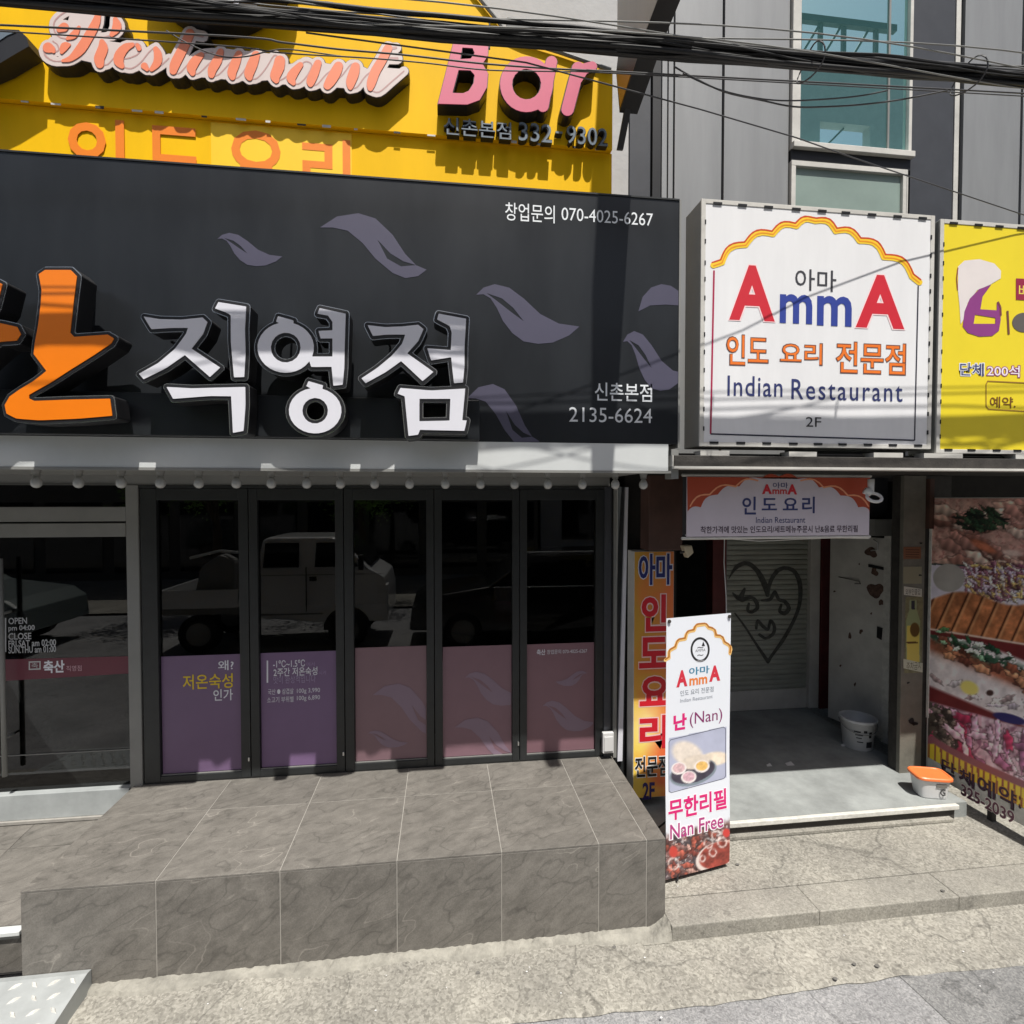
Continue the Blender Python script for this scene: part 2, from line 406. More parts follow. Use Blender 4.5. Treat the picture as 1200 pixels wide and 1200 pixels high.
class MB:
    def __init__(s): s.v = []; s.f = []; s.mi = []; s.cur = 0

    def add(s, vs_, fs):
        k = len(s.v); s.v += [tuple(v) for v in vs_]; s.f += [tuple(i + k for i in f) for f in fs]; s.mi += [s.cur] * len(fs); return s

    def box(s, x0, x1, y0, y1, z0, z1):
        x0, x1 = sorted((x0, x1)); y0, y1 = sorted((y0, y1)); z0, z1 = sorted((z0, z1))
        return s.add([(x0, y0, z0), (x1, y0, z0), (x1, y1, z0), (x0, y1, z0), (x0, y0, z1), (x1, y0, z1), (x1, y1, z1), (x0, y1, z1)],
                     [(0, 3, 2, 1), (4, 5, 6, 7), (0, 1, 5, 4), (1, 2, 6, 5), (2, 3, 7, 6), (3, 0, 4, 7)])

    def pbox(s, P, a0, a1, b0, b1, h0, h1):
        c = [P.pt(a, b, h) for h in (h0, h1) for a, b in ((a0, b0), (a1, b0), (a1, b1), (a0, b1))]
        return s.add(c, [(0, 3, 2, 1), (4, 5, 6, 7), (0, 1, 5, 4), (1, 2, 6, 5), (2, 3, 7, 6), (3, 0, 4, 7)])

    def tube(s, pts, r, n=8, caps=True):
        pts = [Vector(p) for p in pts]
        rr = r if isinstance(r, (list, tuple)) else [r] * len(pts)
        k = len(s.v)
        for i, p in enumerate(pts):
            d = (pts[min(i + 1, len(pts) - 1)] - pts[max(i - 1, 0)]).normalized()
            a = Vector((0, 0, 1)) if abs(d.z) < .9 else Vector((1, 0, 0))
            u = d.cross(a).normalized(); w = u.cross(d)
            for j in range(n):
                t = 2 * math.pi * j / n
                s.v.append(tuple(p + (u * math.cos(t) + w * math.sin(t)) * rr[i]))
        fs = []
        for i in range(len(pts) - 1):
            for j in range(n):
                fs.append((k + i * n + j, k + (i + 1) * n + j, k + (i + 1) * n + (j + 1) % n, k + i * n + (j + 1) % n))
        if caps:
            fs.append(tuple(k + j for j in range(n))); fs.append(tuple(k + (len(pts) - 1) * n + j for j in reversed(range(n))))
        s.f += fs; s.mi += [s.cur] * len(fs)
        return s

    def lathe(s, c, prof, n=20, cap=True):
        k = len(s.v)
        for r, z in prof:
            for j in range(n):
                t = 2 * math.pi * j / n
                s.v.append((c[0] + r * math.cos(t), c[1] + r * math.sin(t), c[2] + z))
        fs = []
        for i in range(len(prof) - 1):
            for j in range(n):
                fs.append((k + i * n + j, k + i * n + (j + 1) % n, k + (i + 1) * n + (j + 1) % n, k + (i + 1) * n + j))
        if cap:
            fs.append(tuple(k + j for j in reversed(range(n)))); fs.append(tuple(k + (len(prof) - 1) * n + j for j in range(n)))
        s.f += fs; s.mi += [s.cur] * len(fs)
        return s

    def prism(s, poly, a, b):
        """poly: list of 3D points, extruded by vector b-a"""
        n = len(poly); d = Vector(b) - Vector(a)
        v = [tuple(p) for p in poly] + [tuple(Vector(p) + d) for p in poly]
        return s.add(v, [tuple(reversed(range(n))), tuple(range(n, 2 * n))] + [(i, (i + 1) % n, n + (i + 1) % n, n + i) for i in range(n)])

    def build(s, name, m, parent=None, **k):
        return from_world(name, s.v, s.f, m, parent, midx=s.mi if any(s.mi) else None, **k)


def box(name, m, parent, x0, x1, y0, y1, z0, z1, **k):
    return MB().box(x0, x1, y0, y1, z0, z1).build(name, m, parent, **k)


def pbox(name, m, parent, P, a0, a1, b0, b1, h0, h1, **k):
    return MB().pbox(P, a0, a1, b0, b1, h0, h1).build(name, m, parent, **k)


# ---------------------------------------------------------------- flat print shapes and letters
def fill_loops(loops, depth=0.0, offset=0.0):
    """2D loops (even-odd filled) -> (verts3, faces); local z is the extrusion, 0..depth"""
    c = bpy.data.curves.new('fill', 'CURVE'); c.dimensions = '2D'; c.fill_mode = 'BOTH' if depth else 'BOTH'
    c.extrude = depth / 2; c.offset = offset
    for L in loops:
        s = c.splines.new('POLY'); s.points.add(len(L) - 1)
        for i, (x, y) in enumerate(L): s.points[i].co = (x, y, 0, 1)
        s.use_cyclic_u = True
    return curve_geo(c, depth)


def curve_geo(c, depth):
    o = bpy.data.objects.new('tmp', c); COL.objects.link(o)
    dg = bpy.context.evaluated_depsgraph_get(); dg.update()
    me = bpy.data.meshes.new_from_object(o.evaluated_get(dg))
    vs_ = [(v.co.x, v.co.y, v.co.z + depth / 2) for v in me.vertices]
    fs = [tuple(p.vertices) for p in me.polygons]
    bpy.data.meshes.remove(me); bpy.data.objects.remove(o); bpy.data.curves.remove(c)
    if not depth:      # face +z
        out = []
        for f in fs:
            a, b_, d = [Vector(vs_[i]) for i in f[:3]]
            out.append(f if (b_ - a).cross(d - a).z > 0 else tuple(reversed(f)))
        fs = out
    return vs_, fs


def text_geo(s, bold=0.0, depth=0.0, space=1.0):
    c = bpy.data.curves.new('txt', 'FONT'); c.body = s; c.offset = bold; c.extrude = depth / 2; c.resolution_u = 3
    c.space_character = space
    return curve_geo(c, depth)


def text(name, s, P, tl, br, m, parent, h=.001, bold=0.0, depth=0.0, shear=0.0, px=True, space=1.0):
    """text fitted to the rectangle tl..br of plane P (photo pixels when px, else plane coordinates)"""
    vs_, fs = text_geo(s, bold, 1.0 if depth else 0.0, space)
    if px: (a0, b1), (a1, b0) = P.ab(*tl), P.ab(*br)
    else: (a0, b1), (a1, b0) = tl, br
    xs = [v[0] for v in vs_]; ys = [v[1] for v in vs_]
    sx = (a1 - a0) / (max(xs) - min(xs)); sy_ = (b1 - b0) / (max(ys) - min(ys)); x0 = min(xs); y0 = min(ys)
    w = [P.pt(a0 + (v[0] - x0) * sx + shear * (v[1] - y0) * sy_, b0 + (v[1] - y0) * sy_, h + v[2] * depth) for v in vs_]
    return from_world(name, w, fs, m, parent)


def poly(name, P, pts, m, parent, h=.001, depth=0.0, px=True):
    """one filled outline (or several loops) on plane P"""
    loops = pts if isinstance(pts[0][0], (list, tuple)) else [pts]
    L = [[P.ab(*q) if px else q for q in lp] for lp in loops]
    vs_, fs = fill_loops(L, depth)
    return from_world(name, [P.pt(v[0], v[1], h + v[2]) for v in vs_], fs, m, parent)


def sdf_grid(x0, x1, y0, y1, step):
    xs = np.arange(x0, x1 + step, step); ys = np.arange(y0, y1 + step, step)
    X, Y = np.meshgrid(xs, ys); return X, Y


def sd_stroke(X, Y, st):
    d = np.full(X.shape, 1e9)
    for (ax, ay, ar), (bx, by, br) in zip(st[:-1], st[1:]):
        vx, vy = bx - ax, by - ay; L = vx * vx + vy * vy + 1e-9
        t = np.clip(((X - ax) * vx + (Y - ay) * vy) / L, 0, 1)
        d = np.minimum(d, np.hypot(X - ax - t * vx, Y - ay - t * vy) - (ar + (br - ar) * t))
    return d


def sd_poly(X, Y, pts):
    d = np.full(X.shape, 1e9); inside = np.zeros(X.shape, bool); n = len(pts)
    for i in range(n):
        ax, ay = pts[i]; bx, by = pts[(i + 1) % n]
        vx, vy = bx - ax, by - ay; L = vx * vx + vy * vy + 1e-9
        t = np.clip(((X - ax) * vx + (Y - ay) * vy) / L, 0, 1)
        d = np.minimum(d, np.hypot(X - ax - t * vx, Y - ay - t * vy))
        if vy != 0:
            c = ((ay > Y) != (by > Y)) & (X < vx * (Y - ay) / vy + ax); inside ^= c
    return np.where(inside, -d, d)


def contours(X, Y, D, level, simp=.12):
    """marching squares -> closed loops at D == level"""
    D = D - level; H, Wd = D.shape
    D[0, :] = D[-1, :] = 1; D[:, 0] = D[:, -1] = 1
    S = D < 0
    cells = np.argwhere((S[:-1, :-1] != S[1:, :-1]) | (S[:-1, :-1] != S[:-1, 1:]) | (S[:-1, :-1] != S[1:, 1:]))
    nxt = {}; pos = {}

    def ep(i, j, k):   # edge key of cell edge; k 0 top(i,j)-(i,j+1) 1 right 2 bottom 3 left
        if k == 0: a, b = (i, j), (i, j + 1)
        elif k == 1: a, b = (i, j + 1), (i + 1, j + 1)
        elif k == 2: a, b = (i + 1, j), (i + 1, j + 1)
        else: a, b = (i, j), (i + 1, j)
        key = (a, b)
        if key not in pos:
            da, db = D[a], D[b]; t = da / (da - db)
            pos[key] = (X[a] + (X[b] - X[a]) * t, Y[a] + (Y[b] - Y[a]) * t)
        return key
    for i, j in cells:
        i = int(i); j = int(j)
        c = (S[i, j], S[i, j + 1], S[i + 1, j + 1], S[i + 1, j])
        ed = [k for k in range(4) if c[k] != c[(k + 1) % 4]]
        if len(ed) == 2: pairs = [(ed[0], ed[1])]
        else: pairs = [(0, 3), (1, 2)] if c[0] else [(0, 1), (2, 3)]
        for a, b in pairs:
            ka, kb = ep(i, j, a), ep(i, j, b)
            nxt.setdefault(ka, []).append(kb); nxt.setdefault(kb, []).append(ka)
    loops = []; used = set()
    for s in list(nxt):
        if s in used: continue
        L = [s]; used.add(s); cur = s
        while True:
            q = [k for k in nxt[cur] if k not in used]
            if not q: break
            cur = q[0]; used.add(cur); L.append(cur)
        P_ = [pos[k] for k in L]
        if len(P_) < 6: continue
        out = [P_[0]]                       # light simplification
        for a in range(1, len(P_) - 1):
            p, q, r = out[-1], P_[a], P_[a + 1]
            vx, vy = r[0] - p[0], r[1] - p[1]
            if abs((q[0] - p[0]) * vy - (q[1] - p[1]) * vx) / (math.hypot(vx, vy) + 1e-9) > simp or math.hypot(q[0] - p[0], q[1] - p[1]) > 6: out.append(q)
        out.append(P_[-1]); loops.append(out)
    return loops


def sdf_obj(name, P, X, Y, D, level, m, parent, h=0.0, depth=0.0, simp=.12):
    L = contours(X, Y, D.copy(), level, simp)
    L = [[P.ab(*q) for q in lp] for lp in L]
    vs_, fs = fill_loops(L, depth)
    return from_world(name, [P.pt(v[0], v[1], h + v[2]) for v in vs_], fs, m, parent)


def noise2(X, Y, scale, seed=0, octv=3):
    rs = np.random.RandomState(seed); out = 0; amp = 1; tot = 0
    for o in range(octv):
        g = rs.rand(64, 64); x = X * scale * 2 ** o + 13.7; y = Y * scale * 2 ** o + 7.1
        xi = np.floor(x).astype(int); yi = np.floor(y).astype(int); fx = x - xi; fy = y - yi
        fx = fx * fx * (3 - 2 * fx); fy = fy * fy * (3 - 2 * fy)
        a = g[xi % 64, yi % 64]; b = g[(xi + 1) % 64, yi % 64]; c = g[xi % 64, (yi + 1) % 64]; d = g[(xi + 1) % 64, (yi + 1) % 64]
        out = out + amp * ((a * (1 - fx) + b * fx) * (1 - fy) + (c * (1 - fx) + d * fx) * fy); tot += amp; amp *= .55
    return out / tot


def proj(v):
    d = v - CAMP; z = d.dot(FV)
    return 600 + FPX * d.dot(RV) / z, 600 - FPX * d.dot(UV) / z


def raster(name, P, a0, a1, b0, b1, nx, ny, painter, parent, m=None, h=.001):
    """printed picture: a fine grid whose vertex colours are painted by painter(PX, PY) -> rgb (sRGB 0..255)"""
    vs_ = []; pp = []
    for j in range(ny + 1):
        for i in range(nx + 1):
            q = P.pt(a0 + (a1 - a0) * i / nx, b0 + (b1 - b0) * j / ny, h)
            vs_.append(q); pp.append(proj(q))
    fs = [(j * (nx + 1) + i, j * (nx + 1) + i + 1, (j + 1) * (nx + 1) + i + 1, (j + 1) * (nx + 1) + i) for j in range(ny) for i in range(nx)]
    pp = np.array(pp)
    rgb = np.clip(painter(pp[:, 0], pp[:, 1]), 0, 255) / 255
    rgb = np.where(rgb <= .04045, rgb / 12.92, ((rgb + .055) / 1.055) ** 2.4)
    o = from_world(name, vs_, fs, m or M['print'], parent)
    ca = o.data.color_attributes.new('Col', 'FLOAT_COLOR', 'POINT')
    ca.data.foreach_set('color', np.concatenate([rgb, np.ones((len(rgb), 1))], 1).astype(np.float32).ravel())
    return o


def blend(img, mask, col, noise=None):
    mask = np.clip(mask, 0, 1)[:, None]
    c = np.array(col, float)[None, :] * np.ones((len(img), 1))
    if noise is not None: c = c * noise[:, None]
    return img * (1 - mask) + c * mask


def ell(x, y, cx, cy_, rx, ry, rot=0, soft=.15):
    c, s = math.cos(rot), math.sin(rot); dx, dy = x - cx, y - cy_
    u = (dx * c + dy * s) / rx; v = (-dx * s + dy * c) / ry
    return np.clip((1 - np.hypot(u, v)) / soft, 0, 1)


def leafshape(kind, x0, y0, x1, y1):
    if kind == 1:
        out = [(0, .18), (.07, .06), (.18, 0), (.32, .06), (.46, .24), (.62, .5), (.8, .66), (1, .71), (.9, .86), (.74, .98), (.6, 1), (.46, .96), (.35, .82), (.26, .62), (.2, .4), (.14, .24), (.07, .17)]
        slit = [(.1, .15), (.25, .24), (.36, .4), (.46, .62), (.34, .47), (.23, .32)]
    else:
        out = [(0, .22), (.16, .05), (.36, 0), (.52, .08), (.68, .33), (.8, .63), (.9, .8), (1, .87), (.92, .97), (.8, 1), (.68, .92), (.52, .7), (.4, .46), (.26, .27), (.12, .22)]
        slit = [(.54, .41), (.66, .62), (.78, .74), (.9, .8), (.76, .82), (.63, .7)]
    f = lambda L: [(x0 + (x1 - x0) * a, y0 + (y1 - y0) * b) for a, b in L]
    return f(out), f(slit)

# ================================================================ GROUND
def sheet(name, m, pts_rows, kind='structure', parent=None):
    """grid from rows of 3D points"""
    v = [p for r in pts_rows for p in r]; n = len(pts_rows[0])
    f = [(j * n + i, j * n + i + 1, (j + 1) * n + i + 1, (j + 1) * n + i) for j in range(len(pts_rows) - 1) for i in range(n - 1)]
    a, b_, c = [Vector(v[k]) for k in f[0][:3]]
    if (b_ - a).cross(c - a).z < 0: f = [tuple(reversed(q)) for q in f]
    o = from_world(name, v, f, m, parent); 
    if kind: o['kind'] = kind
    return o


rs = random.Random(3)
sheet('ground', M['asphalt'], [[(-150, y, -.05), (150, y, -.05)] for y in (-150, 60)])
sheet('road', M['asphalt'], [[(-60, y, -.022), (60, y, -.022)] for y in (-9.5, -1.45)])
xs = [-9 + .09 * i for i in range(223)]
ed = [-1.625 + .012 * math.sin(x * 3.1) + rs.uniform(-.009, .009) for x in xs]
sheet('pavement', M['concrete_agg'], [[(x, e, -.018 + rs.uniform(0, .004)) for x, e in zip(xs, ed)], [(x, e + .03, -.006) for x, e in zip(xs, ed)],
                                      [(x, -1.3, .002) for x in xs], [(x, -1.0, .006) for x in xs]])
M['asphalt_dark'] = aggregate('older_asphalt', (.205, .21, .215), (.13, .13, .135), (.33, .33, .33), 130, .4)
p0 = G(1064, 1154, -.02); p1 = G(1112, 1200, -.02)
dx = (p1[0] - p0[0]) / (p1[1] - p0[1])
rows = []
for y in (-1.5, -1.7, -1.9, -2.2, -2.6, -4.5):
    x = p0[0] + (y - p0[1]) * dx
    rows.append([(x + rs.uniform(-.01, .01), y, -.018), (x + 9, y, -.018)])
sheet('road_patch', M['asphalt_dark'], rows)

# raised sidewalk with kerb stones
up = thing('raised_sidewalk', None, None, (1.4, -1.24, 0), kind='structure')
def gridtop(x0, x1, y0, y1, z, nx, ny, jit=.002):
    return [[(x0 + (x1 - x0) * i / nx, y0 + (y1 - y0) * j / ny, z + rs.uniform(-jit, jit)) for i in range(nx + 1)] for j in range(ny + 1)]
MB().box(1.386, 9, -1.0, 6, -.04, .098).build('paving', M['concrete_agg'], up)
cuts = [1.386, G(965, 1072, .1)[0], G(1129, 1054, .1)[0]]
while cuts[-1] < 8: cuts.append(cuts[-1] + .93)
for a, b_ in zip(cuts[:-1], cuts[1:]):
    box('kerb_stone', M['curb'], up, a + .0006, b_ - .0006, -1.235, -1.003, -.04, .0985 + rs.uniform(-.0015, .0015), bevel=.007)
# broken mortar at the platform foot and the platform corner
# ledge of rough mortar running along the platform foot
n = 160; rows = [[], [], [], []]
for i in range(n + 1):
    x = -2.1 + 3.5 * i / n
    w = .055 + .02 * math.sin(x * 7) + rs.uniform(-.008, .008)
    rows[0].append((x, -1.12, .03 + rs.uniform(-.006, .006))); rows[1].append((x, -1.13 - w * .5, .026 + rs.uniform(-.007, .007)))
    rows[2].append((x, -1.13 - w, .018 + rs.uniform(-.004, .004))); rows[3].append((x, -1.145 - w, .0))
sheet('mortar_strip', M['mortar'], rows)

# worn concrete wedge where the kerb meets the platform corner
rows = []
for j in range(7):
    y = -1.245 + .02 * j
    rows.append([(1.20 + .186 * i / 12 + rs.uniform(-.003, .003), y, .006 + .09 * (i / 12) ** 2 * min(1, j / 1.5) + rs.uniform(-.003, .003)) for i in range(13)])
sheet('mortar_strip', M['mortar'], rows)

# ================================================================ TILED PLATFORM
PZ = .58; PF = -1.13; PL, PR = -2.29, 1.385
plat = thing('tiled_platform', None, None, (0, PF, 0), kind='structure')
MB().box(PL + .0022, PR - .0022, PF + .0022, .6, -.02, PZ - .002).build('grout_bed', M['grout'], plat)
JX = [PL, -1.606, -.939, -.277, .347, .954, 1.262, PR]
g = .0028
for i in range(len(JX) - 1):
    for y0, y1 in ((PF, -.43), (-.43, 0.12)):
        box('tile', M['tile'], plat, JX[i] + (g if i else 0), JX[i + 1] - (g if i < 6 else 0), y0 + (g if y0 > PF else .0), y1 - g, PZ - .0105, PZ + rs.uniform(0, .0012), bevel=.0016)
    box('tile', M['tile'], plat, JX[i] + (g if i else 0), JX[i + 1] - (g if i < 6 else 0), PF + rs.uniform(-.0012, 0), PF + .0105, .0, PZ - .0135, bevel=.0016)
for y0, y1 in ((PF + .013, -.43), (-.43, 0.1)):
    box('tile', M['tile'], plat, PR - .0105, PR, y0, y1 - g, 0, PZ - .013)
    box('tile', M['tile'], plat, PL, PL + .0105, y0, y1 - g, 0, PZ - .013)
# sloping tiled landing at the left door
ramp = thing('tiled_landing', None, None, (-2.8, -.93, 0), kind='structure')
def slopebox(x0, x1, y0, z0, y1, z1, th):
    return [(x0, y0, z0), (x1, y0, z0), (x1, y1, z1), (x0, y1, z1), (x0, y0, z0 - th), (x1, y0, z0 - th), (x1, y1, z1 - th), (x0, y1, z1 - th)]
BF = [(0, 1, 2, 3), (7, 6, 5, 4), (4, 5, 1, 0), (5, 6, 2, 1), (6, 7, 3, 2), (7, 4, 0, 3)]
for a, b_ in ((-3.6, -2.95), (-2.947, PL - .002), (-4.3, -3.603)):
    from_world('tile', slopebox(a, b_, -.93, .255, -.30, .33, .012), BF, M['tile'], ramp)
    from_world('tile', slopebox(a, b_, -.297, .3305, .1, .378, .012), BF, M['tile'], ramp)
    box('tile', M['tile'], ramp, a, b_ if b_ > -2.5 else b_, -.955, -.944, 0, .20)
MB().box(-4.3, PL - .12, -.944, .2, -.02, .235).build('riser_block', M['grout'], ramp)
MB().box(-4.3, PL - .115, -.985, -.93, .228, .252).build('nosing', M['silver'], ramp, bevel=.003)
MB().box(-4.3, PL - .12, -.972, -.944, .205, .228).build('nosing_channel', M['greymetal'], ramp)

# checker plate kerb ramp
cr = thing('kerb_ramp', 'white checker plate kerb ramp lying at the left end of the platform', 'kerb ramp', (-2.6, -1.5, 0))
xr = -1.94
prof = [(-1.135, .115), (-1.17, .122), (-1.95, .02), (-1.97, .0), (-1.135, .0)]
MB().prism([(xr, y, z) for y, z in prof], (xr, 0, 0), (-3.9, 0, 0)).build('ramp_body', M['checker'], cr)
lz = MB()
for j in range(10):
    for i in range(20):
        x = xr - .05 - i * .094 - (.047 if j % 2 else 0); y = -1.205 - j * .075
        z = .122 + (y + 1.17) / (-.78) * (-.102)
        for s_ in (1,):
            dx_, dy_ = .030, .0095
            ang = R_(35 if (i + j) % 2 else -35)
            c, s2 = math.cos(ang), math.sin(ang)
            q = [(-dx_, 0), (0, -dy_), (dx_, 0), (0, dy_)]
            base = [(x + a * c - b * s2, y + a * s2 + b * c) for a, b in q]
            zz = lambda Y_: .122 + (Y_ + 1.17) / (-.78) * (-.102)
            lz.add([(a, b, zz(b)) for a, b in base] + [((a + x) / 2, (b + y) / 2, zz((b + y) / 2) + .008) for a, b in base],
                   [(4, 5, 6, 7), (0, 1, 5, 4), (1, 2, 6, 5), (2, 3, 7, 6), (3, 0, 4, 7)])
tag(lz.build('tread_pattern', M['nosing'], cr), kind='stuff')

# alcove floor
AZ = .22
al = thing('alcove_floor', None, None, (2.8, -.45, 0), kind='structure')
box('floor_slab', M['epoxy'], al, 1.41, 4.28, -.44, 6, .05, AZ)
box('nosing', M['nosing'], al, 1.43, 4.17, -.482, -.445, AZ - .035, AZ + .004, bevel=.006)
box('riser', M['beam'], al, 1.43, 4.15, -.455, -.442, .10, AZ - .036)
box('stone_step', M['curb'], al, 1.43, 4.1, -.50, -.456, .10, .128, bevel=.005)
st = box('stone_block', M['epoxy'], None, 1.40, 1.72, -.60, -.503, .099, .27, bevel=.01)
tag(st, 'grey stone block in the corner behind the white banner', 'stone block')

# ================================================================ LEFT BUILDING
lb = thing('concrete_building', 'pale concrete building rising behind the yellow boards', 'building', (-2, 0, 0))
box('wall', M['concretewall'], lb, -9, 1.478, -.1, .5, 3.02, 14)
box('soffit', M['greymetal'], lb, -9, 1.36, -.93, -.02, 2.895, 2.93)
box('fascia', M['greymetal'], lb, -9, 1.36, -.02, .12, 2.822, 2.94)
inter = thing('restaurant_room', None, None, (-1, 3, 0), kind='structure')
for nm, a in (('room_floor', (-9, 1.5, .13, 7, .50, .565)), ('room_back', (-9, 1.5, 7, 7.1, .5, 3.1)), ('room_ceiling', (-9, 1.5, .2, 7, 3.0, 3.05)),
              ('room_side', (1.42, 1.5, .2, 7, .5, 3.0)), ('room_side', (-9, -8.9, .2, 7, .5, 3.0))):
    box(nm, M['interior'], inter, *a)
# a couple of tables inside, faint behind the glass
for i, (tx, ty) in enumerate(((-.9, 1.6), (.4, 1.7), (-1.9, 1.9))):
    t = thing('dining_table', ['dark round drum table inside behind the third folding door', 'dark drum table inside behind the fourth folding door', 'dark drum table inside behind the first folding door'][i], 'table', (tx, ty, .565))
    MB().lathe((tx, ty, .565), [(.16, 0), (.16, .66), (.12, .70)]).build('drum', M['greymetal'], t, smooth=False)
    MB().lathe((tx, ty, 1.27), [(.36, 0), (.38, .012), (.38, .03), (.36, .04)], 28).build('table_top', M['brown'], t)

# ---------------- left glass entrance
P0 = FP(0)
ent = thing('glass_entrance', 'grey aluminium glass entrance with opening hours lettering at the left edge', 'door', (-3, 0, .36))
xp0, xp1 = wx(152, 0), wx(166.5, 0)
FY0, FY1 = -.035, .05
box('door_post', M['greymetal'], ent, xp0, xp1, FY0, FY1, .36, 2.822, bevel=.004)
box('door_post', M['greymetal'], ent, -5.05, -4.95, FY0, FY1, .36, 2.822)
zt = [wz(75, y, 0) for y in (568, 594, 611, 613, 629)]
MB().box(-5, xp0, FY0, FY1, zt[2], zt[1]).build('transom_bar', M['greymetal'], ent, bevel=.003)
MB().box(-5, xp0, FY0 - .006, FY1, zt[4], zt[3]).build('transom_bar', M['greymetal'], ent, bevel=.003)
MB().box(-5, xp0, FY0, FY1, zt[0], 2.821).build('head_rail', M['greymetal'], ent)
zs0, zs1 = .385, wz(75, 925, 0)
M['sillgrey'] = mat('dull_sill_paint', (.34, .36, .36), .55, var=.14, vs_=6)
MB().box(-5, xp0 - .003, FY0 - .01, FY1, zs0, zs1).build('sill', M['sillgrey'], ent, bevel=.004)
MB().box(-5, PL - .002, FY0 - .03, FY1, .365, zs0).build('threshold', M['grout'], ent)
box('pane', M['glassdark'], ent, -5, xp0, .015, .021, zt[1], zt[0])
box('pane', M['glassdark'], ent, -5, xp0, .015, .021, zs1, zt[4])
zmid = wz(75, 883, 0)
box('glazing_bar', M['greymetal'], ent, -5, xp0, .008, .014, zmid - .003, zmid + .003)
Pg = FP(.014)
poly('strip_sticker', Pg, [(-160, 777), (152, 769), (152, 789), (-160, 808)], flat((104, 48, 62), .4), ent, h=.001)
P6 = Pg
text('lettering', '축산', P6, (51, 774), (76, 788), M['whiteface'], ent, h=.003, bold=.03)
text('lettering', '직영점', P6, (78, 780), (96, 786), flat((190, 150, 160)), ent, h=.003, bold=.01)
poly('logo_mark', P6, [[(34, 775), (48, 774.5), (48, 784.5), (34, 785)], [(35.5, 776.5), (46.5, 776), (46.5, 783), (35.5, 783.5)]], flat((190, 190, 190)), ent, h=.003)
text('lettering', '축', P6, (37, 777), (45, 782.5), flat((190, 190, 190)), ent, h=.003)
hrs = flat((170, 172, 175))
for s_, a, b_ in (('OPEN', (10, 724), (32, 731)), ('pm 04:00', (10, 733), (41, 740)), ('CLOSE', (10, 742), (37, 749)),
                  ('FRI.SAT am 02:00', (10, 750.5), (66, 756.5)), ('SUN.THU am 01:00', (10, 758), (66, 764))):
    text('lettering', s_, P6, a, b_, hrs, ent, h=.002, bold=.02)
poly('bar_mark', P6, [(6, 724), (7.6, 724), (7.6, 764), (6, 764)], hrs, ent, h=.002)
hd = MB(); hx = wx(1, -.07); hd.tube([(hx, -.07, wz(1, 910, -.07)), (hx, -.07, wz(1, 655, -.07))], .016, 12)
hd.tube([(hx, -.07, 1.0), (hx, .02, 1.0)], .01); hd.tube([(hx, -.07, 1.9), (hx, .02, 1.9)], .01)
hd.build('handle', M['greymetal'], ent, smooth=True)

